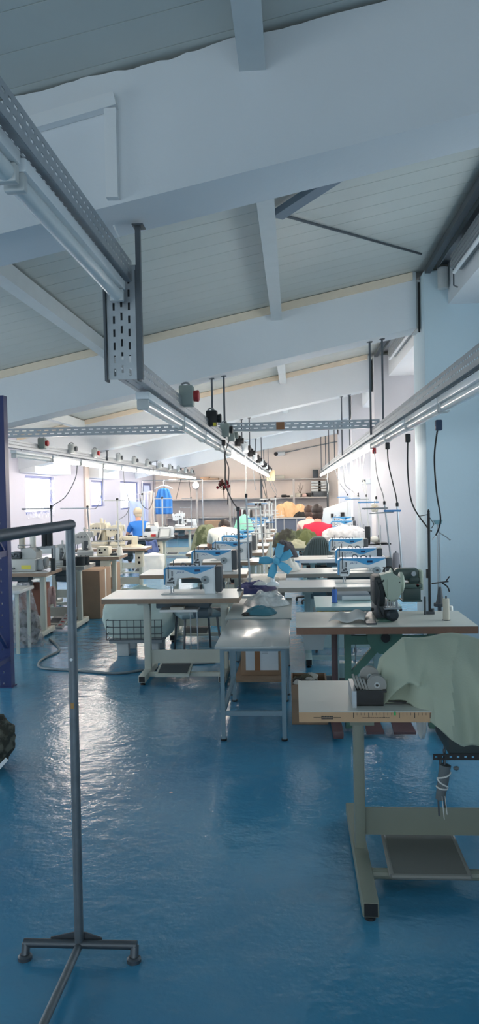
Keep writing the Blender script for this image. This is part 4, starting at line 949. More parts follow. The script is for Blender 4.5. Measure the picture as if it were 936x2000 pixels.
# grey metal box behind machines
# blue clip fan on the right row table
fc = P(540, 1096, 7.25)
f = thing('desk_fan', 'turquoise-bladed fan on a white post, clamped to the left end of a white table', 'fan', (P(533, 1146, 7.3).x, 7.3, TZ))
FB = mat('turquoise_blade', (96, 178, 214), .4)
b = M(); bx = P(533, 1146, 7.3).x
b.lathe([(.06, 0), (.065, .012), (.05, .03), (.028, .04)], (bx, 7.36, TZ), n=18); b.build('base', MWHITE, f)
b = M(); b.tube(spline([(bx, 7.36, TZ+.03), (bx-.005, 7.38, TZ+.12), (bx+.0, 7.36, fc.z-.02)], 6), [.022]*13, 10); b.build('post', MWHITE, f)
b = M(); b.tube([(fc.x, 7.44, fc.z), (fc.x, 7.30, fc.z)], .045, 16); b.build('motor_housing', MWHITE, f)
b = M(); b.lathe([(.002, -.03), (.03, -.022), (.036, .01), (.036, .03)], (fc.x, 7.27, fc.z), 'y', 16); b.build('hub', FB, f)
for k in range(5):
    a0 = math.radians((70, 25, 172, 245, 318)[k]); b = M()
    def bl(u, v):
        rr = .03+.135*u; w = .018+.021*math.sin(min(1, u*1.25)*math.pi*.75); s2 = (v-.5)*2*w
        x, z = rr, s2+.012*u; y = .02*(v-.5)*1.6
        return (fc.x+x*math.cos(a0)-z*math.sin(a0), 7.262+y, fc.z+x*math.sin(a0)+z*math.cos(a0))
    b.grid(bl, 10, 6); b.build('blade', FB, f, solid=.004)
# chairs
def chair(label, x, y, colour, rz=0., seat_z=.46, back=(.36, .42), name='work_chair', ribs=False, legs='star', group=None):
    t = thing(name, label, 'chair', (x, y, 0), rz, group)
    b = M(); b.box(-.22, .22, -.2, .22, seat_z-.05, seat_z, b=.03); b.build('seat', colour, t, world=False)
    b = M(); w, h = back; zb0 = seat_z+.14
    def fn(u, v):
        a = (u-.5)*w*(1-.45*max(0, v-.35)**1.5*1.4); return (a, -.235+.9*a*a-.05*v, zb0+h*v*(1-.25*(2*abs(u-.5))**3*v))
    b.grid(fn, 14, 12); bo = b.build('backrest', colour, t, world=False, solid=.03)
    if ribs:
        b = M()
        for k in range(9):
            u = .16+.68*k/8
            b.tube([tuple(Vector(fn(u, .1+.1*j))+Vector((0, -.018, 0))) for j in range(9)], .006, 6)
        b.build('rib', mat('chair_rib', (72, 84, 84), .5), bo, world=False)
    b = M(); b.bar((0, -.18, seat_z-.04), (0, -.26, zb0+.1), .05, .02); b.build('back_support', BLACK, t, world=False)
    if legs == 'star':
        b = M(); b.tube([(0, 0, .08), (0, 0, seat_z-.04)], .025, 10)
        b.build('gas_column', BLACK, t, world=False)
        for k in range(5):
            a = k*2*math.pi/5; l = M(); l.tube([(0, 0, .1), (.28*math.cos(a), .28*math.sin(a), .06)], [.022, .014], 8); l.ell((.28*math.cos(a), .28*math.sin(a), .03), .02, .02, .03, n=8, m=6)
            l.build('leg', BLACK, t, world=False)
    else:
        for sx in (-1, 1):
            for sy in (-1, 1):
                M().tube([(sx*.17, sy*.16, seat_z-.04), (sx*.2, sy*.2, .0)], .012, 8).build('leg', DSTEEL, t, world=False)
    return t
CHG = mat('grey_chair_plastic', (84, 98, 98), .55)
p = P(613, 1060, 11.2); chair('dark grey chair with a rounded ribbed backrest behind the long white table', p.x, 11.45, CHG, .25, .44, (.44, .42), ribs=True)
CHB = mat('blue_grey_chair', (126, 150, 158), .6)
p = P(653, 1125, 8.0); chair('blue-grey chair with a low wide backrest behind the nearest right-row table', p.x, 8.08, CHB, 0, .42, (.50, .20), legs='four')
p = P(385, 1210, 7.9); chair('blue-grey chair with thin legs between the first two centre tables', p.x, 7.9, CHB, .4, .44, (.44, .14), legs='four')
# ---------------------------------------------------------------- AISLE TABLES
def low_table(label, x0, x1, y0, y1, z, m, lm, th=.02, low=.2, shelf=None):
    t = thing('side_table', label, 'table', ((x0+x1)/2, (y0+y1)/2, 0))
    M().box(x0, x1, y0, y1, z-th, z, b=.004).build('tabletop', m, t)
    for sx in (x0+.045, x1-.045):
        for sy in (y0+.05, y1-.06):
            l = M(); l.box(sx-.014, sx+.014, sy-.014, sy+.014, .012, z-th); lo = l.build('leg', lm, t)
            M().lathe([(.02, 0), (.022, .012)], (sx, sy, 0), n=10).build('rubber_foot', BLACK, lo)
    b = M(); b.box(x0+.06, x1-.06, y0+.036, y0+.064, z-th-.02, z-th); b.box(x0+.06, x1-.06, y1-.07, y1-.05, z-th-.02, z-th)
    for sx in (x0+.045, x1-.045): b.box(sx-.01, sx+.01, y0+.065, y1-.075, z-th-.02, z-th)
    b.build('apron', lm, t)
    if low:
        for sx in (x0+.045, x1-.045): M().box(sx-.012, sx+.012, y0+.064, y1-.074, low-.03, low).build('side_rail', lm, t)
        M().box(x0+.06, x1-.06, y0+.038, y0+.062, low-.03, low).build('front_rail', lm, t)
    if shelf: M().box(x0+.06, x1-.06, y0+.065, y1-.075, shelf-.02, shelf).build('shelf', CARD, t)
    return t
GTOP = mat('grey_glossy_top', (172, 178, 178), .2, coat=.2); GLEG = mat('bluish_leg', (122, 146, 158), .4)
a = P(419, 1266, 5.05); b2 = P(566, 1264, 5.05)
low_table('low grey table with thin bluish legs at the near end of the centre aisle', a.x, b2.x, 5.05, 6.12, a.z+.01, GTOP, GLEG)
a = P(440, 1209, 6.2); b2 = P(572, 1206, 6.2); T2Z = a.z+.006; T2 = (a.x, b2.x)
low_table('low grey table holding a teal cloth and a clear bag, second in the centre aisle', a.x, b2.x-.01, 6.2, 7.35, T2Z, mat('grey_matte_top', (168, 174, 170), .35), GLEG, low=0, shelf=.12)
a3 = P(462, 1165, 7.45)
low_table('low table under the navy cloth, third in the centre aisle', a3.x-.04, T2[1]-.08, 7.42, 9.4, T2Z+.015, TOPW, GLEG, low=0)
# box with a white sheet on the shelf below
xa, xb = P(478, 1300, 6.4).x, P(544, 1300, 6.4).x
t = thing('carton', 'cardboard carton with a white printed sheet and brown tape on the low shelf', 'box', ((xa+xb)/2, 6.55, .12))
M().box(xa-.03, xb+.01, 6.42, 6.9, .12, .44, b=.004).build('carton_body', CARD, t)
M().box(xa+.01, xb, 6.415, 6.419, .165, .385).build('printed_sheet', mat('white_paper', (216, 226, 234), .7), t)
M().box(xa+.085, xa+.13, 6.411, 6.415, .165, .40).build('brown_tape', mat('brown_tape', (146, 100, 62), .4), t)
b = M()
for r_ in range(5): b.box(xa+.02+(.13 if r_ > 1 else 0), xa+.075+(.12 if r_ > 1 else 0), 6.413, 6.415, .355-.012*r_, .358-.012*r_)
b.build('print_lines', mat('print_grey', (120, 130, 140), .7), t)
def drape(label, name, cat, c, sx, sy, h, m, seed, amp=.4, n=36, zf=None, fr=2.2, group=None, base=None):
    """crumpled heap: a dome of folds resting at c"""
    g = M(); rings = 16; vs = []; fs = []
    for i in range(rings+1):
        q = i/rings
        for k in range(n):
            t = 2*math.pi*k/n; d = Vector((math.cos(t)*q, math.sin(t)*q, seed*3.7))
            nz = noise.fractal(d*fr, 1., 2.1, 4); edge = 1+.28*noise.noise(Vector((math.cos(t)*1.6, math.sin(t)*1.6, seed)))
            ridge = abs(noise.noise(d*fr*1.7+Vector((5, 1, 2))))
            am = amp*min(1., .16/h)*min(1, .25+q*1.6); z = h*max(0., (1-q**3.2))*(1+am*nz-am*.9*ridge)+.004
            vs.append((c[0]+sx*q*math.cos(t)*edge, c[1]+sy*q*math.sin(t)*edge, c[2]+max(z, .003)))
    for i in range(rings):
        for k in range(n): fs.append((i*n+k, i*n+(k+1) % n, (i+1)*n+(k+1) % n, (i+1)*n+k))
    g.add(vs, fs, 0, True)
    g.add(vs[-n:], [list(range(n))[::-1]], 0)
    o = g.build(name, m, None, base=c, sharp=60)
    return tag(o, label, cat, group)
TEAL = mat('teal_cloth', (58, 112, 128), .8, var=.15)
p = P(510, 1200, 6.45)
drape('crumpled teal cloth lying on the second aisle table', 'folded_cloth', 'cloth', (p.x, 6.42, T2Z), .14, .12, .055, TEAL, 3)
drape('small black cloth scrap at the left of the teal cloth', 'cloth_scrap', 'cloth', (P(482, 1203, 6.4).x, 6.34, T2Z), .04, .05, .02, BLACK, 6)
p = P(520, 1170, 7.0)
drape('crumpled clear plastic bag across the second aisle table', 'plastic_bag', 'bag', (p.x, 6.98, T2Z), .23, .22, .10, film('clear_wrap', (206, 212, 214), .62, .12), 8, .5)
NAVYC = mat('navy_cloth', (62, 66, 116), .85, var=.2)
p = P(500, 1155, 7.8)
drape('navy cloth heap spread on the third aisle table', 'cloth_heap', 'cloth', (p.x-.02, 7.85, T2Z+.015), .21, .34, .08, NAVYC, 11, .6)
p = P(510, 1145, 7.6)
drape('grey and white strap bundle on the navy cloth', 'strap_bundle', 'strap', (p.x, 7.62, T2Z+.095), .08, .07, .03, LGREY, 13, .5)
p = P(513, 1128, 8.5)
drape('white paper sheets on the third aisle table beside the fan', 'paper_heap', 'paper', (p.x, 8.75, T2Z+.015), .2, .4, .03, THRW, 14, .4)
p = P(566, 1105, 8.5)
drape('white plastic wrap bundle behind the fan', 'plastic_bundle', 'plastic', (P(562, 1105, 8.75).x, 8.75, TZ), .14, .16, .14, THRW, 15, .4)
# ---------------------------------------------------------------- trolley with the sack
xa, xb = P(222, 1250, 8.0).x, P(326, 1250, 8.0).x
t = thing('wire_trolley', 'low wire cage trolley on pale feet behind the nearest centre table', 'trolley', ((xa+xb)/2, 8.2, 0))
M().box(xa+.02, xb, 7.72, 8.25, .14, .18, b=.005).build('platform', GREY, t)
for sx in (xa+.16, xb-.1):
    for sy in (7.76, 8.12): M().box(sx-.07, sx+.05, sy, sy+.09, 0, .14, b=.006).build('foot', LGREY, t)
b = M(); WZ = (.18, .24, .31, .38)
for z in WZ: b.tube([(xa, 7.70, z), (xb, 7.70, z), (xb, 8.27, z), (xa, 8.27, z), (xa, 7.70, z)], .004, 5)
for k in range(9):
    x = xa+(xb-xa)*k/8
    for y in (7.70, 8.27): b.tube([(x, y, .18), (x, y, .38)], .004, 5)
b.build('wire_cage', DGREY, t)
SACK = mat('pale_green_sack', (196, 212, 206), .8, var=.06, bump=.2, bscale=30)
b = M()
def sackf(u, v):
    a = 2*math.pi*u; prof = [.86, 1.0, 1.04, 1.0, .92, .74, .0]; k = v*6; i = min(int(k), 5); f = k-i; q = prof[i]*(1-f)+prof[i+1]*f
    ca, sa = math.cos(a), math.sin(a); e = .55; cx_, sy_ = math.copysign(abs(ca)**e, ca), math.copysign(abs(sa)**e, sa)
    n1 = 1+.10*noise.fractal(Vector((ca*1.3, sa*1.3, v*2.2+4)), 1., 2., 3)+.03*math.sin(a*7+v*5)*(1-v)
    return ((xa+xb)/2+.36*q*cx_*n1, 7.98+.25*q*sy_*n1, .185+.50*v**.9+.05*noise.noise((ca*1.5, sa*1.5, v*2))*v)
b.grid(sackf, 64, 24)
tag(b.build('sack', SACK, None, base=((xa+xb)/2, 7.98, .18)), 'big pale green-white sack bulging out of the wire trolley', 'sack')
# hose on the floor
pts = [(97, 1248), (112, 1262), (114, 1272), (88, 1284), (75, 1296), (84, 1305), (140, 1309), (190, 1313), (230, 1315), (276, 1309), (330, 1300), (420, 1293)]
def onfloor(px, py, z=.012):
    d = ray(px, py); k = (z-CAMZ)/d.z; return Vector((0, 0, CAMZ))+d*k
o = M().tube(spline([onfloor(*q) for q in pts], 8), .012, 8).build('floor_hose', mat('grey_hose', (128, 140, 146), .4), None, base=onfloor(140, 1309, 0))
tag(o, 'grey cable snaking across the blue floor from the left tables', 'cable')
# ================================================================ LEFT ROW
LZ = .79
def lrow(qx, qy, Y, lab, z=LZ, w=1.2, d=.6, leg=LEGW, edge=EDGEB, top=TOPW, **kw):
    a = P(qx, qy, Y); return table(lab, a.x-w, a.x, Y, Y+d, z, top, edge, leg, ins=kw.pop('ins', .14), **kw)
lt1 = lrow(90, 1121, 8.55, 'white-topped sewing table with end grain showing, nearest of the left row by the blue rack')
lt2 = lrow(164, 1111, 9.25, 'grey sewing table carrying black thread cones, second of the left row', edge=EDGEG, top=TOPG, d=.55, px=X(118, 9.5))
lt3 = lrow(232, 1089, 11.0, 'white-topped table with the cream control box, third of the left row', z=.76)
lt4 = lrow(284, 1072, 12.6, 'white-topped table fourth of the left row, pale cloth on its corner', z=.76)
lt5 = lrow(329, 1052, 15.3, 'dark-fronted table with white overlock machines and blue cloth hung at its side', z=.76, edge=DGREY, top=GREY)
lt6 = lrow(378, 1031, 19.5, 'pale wooden table farthest of the left row, below the wall clock', z=.76, edge=mat('pale_wood_edge', (206, 184, 160), .6))
for lt, px, y in ((lt3, 206, 11.0), (lt4, 273, 12.6), (lt5, 312, 15.3)):   # switch boxes hung below the tops
    x = P(px, 1100, y+.1).x; o = M().box(x-.07, x+.07, y+.06, y+.16, .44, .70, b=.008).build('control_box', CREAM, lt)
    b = M(); b.lathe([(.016, 0), (.018, -.02)][::-1], (x, y+.06, .60), 'y', 10); b.box(x-.02, x+.02, y+.052, y+.06, .50, .54); b.build('switch', BLACK, o)
# machines
def industrial(label, x, y, z, rz, kind, m=CREAM, s=1., name='industrial_machine'):
    t = thing(name, label, 'sewing machine', (x, y, z), rz, 'industrial machines of the left row'); t.scale = (s, s, s)
    B = lambda: M()
    if kind == 'overlock':
        b = B(); b.box(-.17, .15, -.13, .13, 0, .15, b=.02); b.build('body', m, t, world=False)
        b = B(); b.prism([(-.02, .15), (.14, .15), (.15, .22), (.10, .27), (0, .27), (-.02, .25)], -.10, .11); b.build('head_housing', m, t, world=False)
        b = B(); b.box(.15, .22, -.09, .09, .01, .14, b=.01); b.build('motor', GREY, t, world=False)
        b = B(); b.lathe([(.03, 0), (.06, .005), (.06, .03), (.03, .035)], (.22, 0, .10), 'x', 16); b.build('handwheel', GREY, t, world=False)
        b = B(); b.box(-.02, .09, -.135, -.13, .03, .075); b.build('warning_plate', mat('yellow_plate', (214, 206, 90), .6), t, world=False)
        b = B(); b.box(-.20, -.10, -.15, -.04, .03, .05)
        for k in range(4): b.lathe([(.014, -.02), (.016, 0), (.008, .008)], (-.13+.03*k, -.14, .19+.012*(k % 2)), 'y', 8)
        b.box(-.14, -.03, -.13, .0, .15, .23, b=.01); b.build('thread_tensioner', DSTEEL, t, world=False)
        b = B(); b.tube([(-.10, .0, .27), (-.10, 0, .30), (.05, 0, .30), (.05, 0, .27)], .007, 6); b.build('handle', GREY, t, world=False)
        b = B(); b.tube([(-.15, -.08, .2), (-.15, -.08, .05)], .008, 6); b.build('needle_bar', STEEL, t, world=False)
    elif kind == 'tall':
        b = B(); b.box(-.14, .14, -.12, .14, 0, .10, b=.015); b.box(-.06, .10, -.05, .12, .10, .34, b=.03); b.build('body', m, t, world=False)
        b = B(); b.prism([(-.20, .22), (-.12, .20), (.06, .26), (.12, .33), (.12, .42), (-.08, .42), (-.20, .36)], -.07, .07); b.build('head_housing', m, t, world=False)
        b = B(); b.lathe([(.02, -.02), (.05, -.01), (.055, .03), (.02, .04)], (-.2, 0, .36), 'x', 14); b.lathe([(.02, 0), (.065, .005), (.065, .03), (.02, .035)], (.12, 0, .36), 'x', 16); b.build('handwheel', m, t, world=False)
        b = B(); b.box(-.02, .05, -.12, -.07, .10, .26, b=.01)
        for k in range(3): b.lathe([(.014, -.02), (.016, 0)], (-.12+.06*k, -.07, .33), 'y', 8)
        b.tube([(-.16, -.02, .22), (-.16, -.02, .06)], .009, 6); b.tube([(-.13, -.03, .2), (-.13, -.03, .05)], .007, 6); b.build('needle_bar', DSTEEL, t, world=False)
        b = B(); b.box(-.02, .02, -.02, .02, .42, .50, b=.006); b.lathe([(.012, 0), (.012, .05)], (.07, 0, .42), n=8); b.tube(spline([(.02, -.06, .40), (.08, -.13, .28), (.03, -.14, .14)], 5), .012, 6); b.build('thread_guide', m, t, world=False)
        b = B(); b.box(-.22, .14, -.14, .0, .045, .055); b.build('work_plate', STEEL, t, world=False)
    else:  # flat-bed machine seen end on
        b = B(); b.box(-.22, .22, -.09, .09, 0, .05, b=.008); b.box(.08, .21, -.08, .08, .05, .26, b=.02); b.build('body', m, t, world=False)
        b = B(); b.box(-.20, .20, -.07, .07, .17, .27, b=.02); b.box(-.22, -.10, -.07, .07, .10, .27, b=.015); b.build('arm', m, t, world=False)
        b = B(); b.lathe([(.02, 0), (.065, .005), (.065, .03), (.02, .035)], (.21, 0, .20), 'x', 16); b.build('handwheel', GREY, t, world=False)
        b = B(); b.tube([(-.16, 0, .10), (-.16, 0, .05)], .008, 6); b.lathe([(.014, -.015), (.016, 0)], (-.16, -.07, .2), 'y', 8); b.lathe([(.014, -.015), (.016, 0)], (-.13, -.07, .17), 'y', 8); b.build('needle_bar', DSTEEL, t, world=False)
        b = B(); b.tube([(-.05, 0, .27), (-.05, 0, .33)], .006, 6); b.box(-.02, .08, -.04, .04, .27, .30, b=.006); b.build('thread_guide', BLACK, t, world=False)
    return t
industrial('white overlock machine with yellow plate, beside the blue rack', X(50, 8.8), 8.82, LZ, 0, 'overlock', mat('greyish_enamel', (186, 188, 186), .4), 1.0)
industrial('white flat-bed machine with black foot behind the yellow-plated overlock', X(92, 9.5), 9.5, LZ, 0, 'flat', MWHITE, .85)
industrial('cream tall-headed machine right of the upright pipe', X(166, 11.3), 11.3, .76, .3, 'tall', LGREY, .85)
industrial('cream machine below the tall white thread stand, fourth left table', X(228, 12.9), 12.95, .76, .2, 'tall', CREAM, .9)
industrial('cream tall machine standing behind the control box', X(196, 12.9), 13.0, .76, -.4, 'tall', CREAM, 1.0)
industrial('white flat machine right of the tall cream ones', X(250, 12.9), 12.95, .76, .4, 'flat', CREAM, .7)
industrial('white overlock with a red label on the dark-fronted table', X(297, 15.5), 15.55, .76, 0, 'overlock', MWHITE, .9)
industrial('white flat machine under the blue jersey', X(322, 15.6), 15.7, .76, .2, 'flat', MWHITE, .8)
industrial('white tall machine with blue screen, far left table under the clock', X(352, 19.8), 19.8, .76, .2, 'tall', MWHITE, .9)
industrial('white flat machine beside the blue-screened one at the far left table', X(372, 19.8), 19.85, .76, 0, 'flat', MWHITE, .8)
# extra: grey lever machine on L2 (low)
industrial('grey-white machine with many metal levers left of the upright pipe', X(122, 9.5), 9.5, LZ, .0, 'tall', LGREY, .62)
# control box with buttons on L3
p = P(203, 1078, 11.15); t = thing('control_unit', 'cream control unit with black buttons on the third left table', 'control box', (p.x, 11.2, .76))
M().box(p.x-.10, p.x+.085, 11.1, 11.3, .76, .90, b=.02).build('case', CREAM, t)
b = M()
for dx, dz in ((-.05, .09), (.03, .095), (-.05, .05), (-.02, .05)): b.box(p.x+dx-.014, p.x+dx+.014, 11.094, 11.1, .76+dz-.01, .76+dz+.012)
b.build('button', BLACK, t)
tag(M().ell((p.x+.17, 11.2, .775), .09, .06, .03, amp=.2, seed=2).build('foot_control', DGREY, None, base=(p.x+.17, 11.2, .76)), 'dark rounded control lying right of the cream control unit', 'control')
# panel of the far overlock: tilted grey tablet-like panel, red label
p = P(318, 1046, 15.35); t = thing('tilted_display_unit', 'tilted grey control panel on the right end of the dark-fronted table', 'control panel', (p.x, 15.4, .76))
M().prism([(15.33, .762), (15.55, .762), (15.50, .95)], p.x-.08, p.x+.14, 'yz').build('housing', GREY, t); M().add([(p.x-.06, 15.335, .79), (p.x+.12, 15.335, .79), (p.x+.12, 15.475, .935), (p.x-.06, 15.475, .935)], [(0, 1, 2, 3)]).build('screen', LGREY, t, solid=.006)
p = P(298, 1047, 15.33); M().box(p.x-.04, p.x+.05, 15.40, 15.43, .79, .84).build('red_label', RED, t)
# cones and stands on the left row
zt1 = Z(75, 1074, 8.8); s = thing('spool_rack', 'grey spool rack with four cones above the yellow-plated overlock', 'spool rack', (X(107, 8.9), 8.9, LZ))
xa, xb = X(42, 8.9), X(110, 8.9)
b = M(); b.tube([(X(106, 8.9), 8.9, LZ), (X(106, 8.9), 8.9, zt1+.02)], .014, 8); b.bar((xa, 8.9, zt1), (xb, 8.9, zt1+.03), .08, .03); b.build('frame', GREY, s)
b = M(); b.lathe([(.03, 0), (.03, -.12)][::-1], (X(65, 8.9), 8.9, zt1), n=10); b.build('knob', DGREY, s)
for px, c, h, l in ((43, THRC, .15, 'cream thread cone at the left of the spool rack'), (64, THRW, .15, 'white thread cone, second on the spool rack'), (87, THRK, .16, 'charcoal thread cone, third on the spool rack'), (97, THRK, .16, 'charcoal thread cone at the right of the spool rack')):
    cone(l, X(px, 8.9), 8.9, zt1+.016+.0004*(px-43), h, .035, c, 'cones on the spool rack', straight=True)
cone('single charcoal spool standing at the right end of the nearest left table', X(102, 8.75), 8.75, LZ, .14, .026, THRK, straight=True)
for i, (px, c, r_, h, y) in enumerate(((130, THRK, .05, .07, 9.36), (139, THRW, .05, .11, 9.42), (148, THRK, .04, .10, 9.38), (157, THRK, .055, .105, 9.4), (166, THRK, .05, .10, 9.46))):
    cone('%s thread cone on the second left table, %s from the left' % (('dark', 'white', 'slim dark', 'fat dark', 'rightmost dark')[i], ORD[i]), X(px, y), y, LZ, h, r_, c, 'cones on the second left table', straight=True)
st('thread stand with long dark bar before the near left window', 103, 1115, 100, 990, 8.95, bars=((.02, -.36, .02),), m=DSTEEL, r=.011)
st('grey thread stand with a two-piece bar right of the near left window', 178, 1080, 171, 990, 11.4, bars=((.02, -.42, .02), (.52, -.26, .5)), r=.012)
st('pale thread stand with short bar on the fourth left table', 232, 1074, 229, 975, 12.7, bars=((.02, -.26, .14), (.5, -.6, .0)), m=LGREY, r=.014)
st('pale thread stand in front of the pale blue door', 280, 1050, 278, 965, 15.4, bars=((.0, -.2, .25), (.1, -.3, .0)), m=LGREY, r=.015)
st('white thread stand in front of the hung blue jersey', 318, 1050, 317, 972, 15.6, bars=((.02, -.2, .2), (.2, -.2, .2)), m=LGREY, r=.015)
st('thin thread stand left of the clock, on the far left table', 374, 1030, 373, 972, 19.7, bars=((.02, -.24, .02), (.25, -.3, .0)), r=.012)
cone('white cone at the right corner of the third left table', X(233, 11.2), 11.2, .76, .13, .06, THRW)
for i, px in enumerate((290, 306, 324, 330)): cone('white cone %s along the dark-fronted table' % ORD[i], X(px, 15.85), 15.85, .76, .30 if i < 2 else .22, .07, THRW, 'white cones on the dark-fronted table')
# cloth hanging and lying
def hanging(label, name, cat, x, y, z1, w, h, m, seed=1, tilt=0., group=None, th=.02):
    def fn(u, v):
        z = z1-h*v; k = noise.noise((u*4, v*3, seed))
        return (x+(u-.5)*w+tilt*v+.02*k, y-.02*math.sin(u*9+seed)-.04*k, z+.02*math.sin(u*5+seed))
    o = M().grid(fn, 14, 12).build(name, m, None, base=(x, y, z1), solid=th); return tag(o, label, cat, group)
BLUEC = mat('blue_cloth_bag', (92, 110, 158), .8, var=.15)
p = P(294, 1068, 15.2); hanging('blue cloth bag hung from the front of the dark-fronted table', 'cloth_bag', 'bag', p.x, 15.22, .72, .22, .26, BLUEC, 3, .06)
p = P(272, 1060, 12.9)
drape('pale cream cloth lying on the corner of the fourth left table', 'cloth_heap', 'cloth', (X(264, 12.9)-.03, 12.95, .76), .19, .16, .045, mat('cream_cloth', (226, 216, 196), .85), 21)
p = P(308, 1085, 15.5)
def sk(u, v):
    a = 2*math.pi*u; q = (.9+.25*v-.2*v*v) if v < .9 else 9.5*(1-v); ca, sa = math.cos(a), math.sin(a); n1 = 1+.12*noise.fractal(Vector((ca*1.4, sa*1.4, v*2.5)), 1., 2., 3)
    return (p.x+.21*q*math.copysign(abs(ca)**.6, ca)*n1, 15.05+.16*q*math.copysign(abs(sa)**.6, sa)*n1, .002+.5*v)
tag(M().grid(sk, 40, 18).build('white_sack', THRW, None, base=(p.x, 15.05, 0)), 'white sack standing on the floor before the dark-fronted table', 'sack')
# cardboard box
xr, xl = P(197, 1212, 10.1).x, P(138, 1212, 10.1).x
t = thing('cardboard_box', 'tall closed brown cardboard box on the floor right of the upright pipe', 'box', ((xl+xr)/2, 10.4, 0))
M().box(xl, xr, 10.1, 10.72, 0, .645, b=.006).build('carton', CARD, t)
M().box(xl-.002, xr+.002, 10.38, 10.43, .645, .648).build('tape_strip', mat('brown_box_tape', (176, 140, 100), .5), t); M().box(xr+.001, xr+.003, 10.38, 10.43, .2, .645).build('tape_strip', THRW, t)
t = thing('cardboard_box', 'brown cardboard box standing under the third left table', 'box', (X(190, 11.7), 11.75, 0))
M().box(X(190, 11.7)-.3, X(190, 11.7)+.28, 11.5, 12.0, 0, .60, b=.006).build('carton', CARD, t)
t = thing('cardboard_box', 'brown cardboard box stored under the nearest left table', 'box', (X(62, 9.0), 9.0, .2))
M().box(X(62, 9)-.16, X(62, 9)+.16, 8.9, 9.14, 0, .62, b=.005).build('carton', mat('red_brown_card', (142, 98, 84), .85), t)
# white stool table left and clear bag with clothes
a = P(48, 1150, 8.0); z = a.z
t = thing('side_table', 'small white-topped table half hidden by the blue rack', 'table', (a.x-.35, 8.1, 0))
M().box(a.x-.75, a.x, 7.85, 8.3, z-.035, z, b=.004).build('tabletop', TOPW, t)
for sx in (a.x-.7, a.x-.05):
    for sy in (7.9, 8.25): M().box(sx-.015, sx+.015, sy-.015, sy+.015, 0, z-.035).build('leg', LEGW, t)
p = P(52, 1200, 8.3)
BAGC = mat('dark_camouflage_cloth', (64, 66, 62), .9, rgb2=(150, 150, 150), scale=11)
tag(M().ell((X(55, 8.4, 1210), 8.38, .20), .14, .13, .20, amp=.25, seed=4, zmin=.003).build('clothes_bundle', BAGC, None, base=(X(55, 8.4, 1210), 8.38, 0)), 'dark grey and white clothes bundle inside the clear bag under the left table', 'clothes')
def bagf(u, v):
    a2 = 2*math.pi*u; w = (.06+.16*v)*(1+.12*math.sin(a2*4+v*4))
    return (X(48, 8.4, 1180)+w*math.cos(a2)+.02*v, 8.37+.9*w*math.sin(a2), .70-.695*v)
o = M().grid(bagf, 32, 20).build('clear_bag', film('clear_bag', (206, 204, 208), .36, .15), None, base=(X(48, 8.4), 8.37, .7)); tag(o, 'tall clear plastic bag hanging full at the nearest left table', 'bag')
p = P(100, 1160, 8.4); hanging('small pinkish paper bag hung on the leg of the nearest left table', 'paper_bag', 'bag', X(100, 8.48, 1150), 8.49, .62, .09, .2, mat('pink_bag', (196, 160, 152), .8), 5, 0)
p = P(122, 1225, 9.0); t = thing('power_board', 'slanting white multi-socket strip leaning under the second left table', 'power strip', onfloor(118, 1225, 0))
q = onfloor(118, 1232, 0); b = M(); b.bar((q.x-.02, q.y, .03), (q.x+.04, q.y+.25, .16), .09, .03); b.build('strip', LGREY, t)
b = M()
for k in range(4): b.box(q.x-.03+.015*k, q.x+.01+.015*k, q.y+.02+.06*k, q.y+.05+.06*k, .066+.03*k, .072+.03*k)
b.build('socket', RED, t)
# ---------------------------------------------------------------- BACK WALL
SHM = mat('shelf_grey', (176, 170, 166), .6)
t = thing('wall_shelving', 'long grey metal shelving across the back wall', 'shelving', (-1, 27.6, 0))
px0, px1 = 322, 640
xa, xb = X(px0, 27.5, 938), X(px1, 27.5, 938)
for px in (322, 385, 449, 511, 574, 640):
    x = X(px, 27.4, 960); M().box(x-.035, x+.035, 27.32, 27.38, 0, 2.10).build('upright', SHM if px not in (511, 640) else DGREY, t)
for z in (.2, .78, 1.43, 2.10):
    M().box(xa, xb, 27.385, 27.95, z-.04, z).build('shelf', SHM, t)
b = M(); b.box(xa, xb, 27.955, 27.99, 0, 1.42); b.build('back_panel', mat('shelf_panel', (196, 192, 192), .7), t)
# clock
p = P(382, 948, 27.2); t = thing('wall_clock', 'round white wall clock with dark rim on a shelf upright', 'clock', p)
M().lathe([(.12, 0), (.14, -.02), (.14, -.04), (.12, -.04)][::-1], (p.x, 27.30, p.z), 'y', 28).build('rim', DGREY, t); M().lathe([(0.001, -.042), (.122, -.042), (.122, -.03), (.001, -.03)], (p.x, 27.30, p.z), 'y', 28, cap=False).build('dial', MWHITE, t)
b = M(); b.bar((p.x, 27.25, p.z), (p.x-.05, 27.25, p.z+.05), .012, .006, up=(0, 1, 0)); b.bar((p.x, 27.25, p.z), (p.x+.06, 27.25, p.z+.06), .010, .006, up=(0, 1, 0)); b.build('hand', BLACK, t)
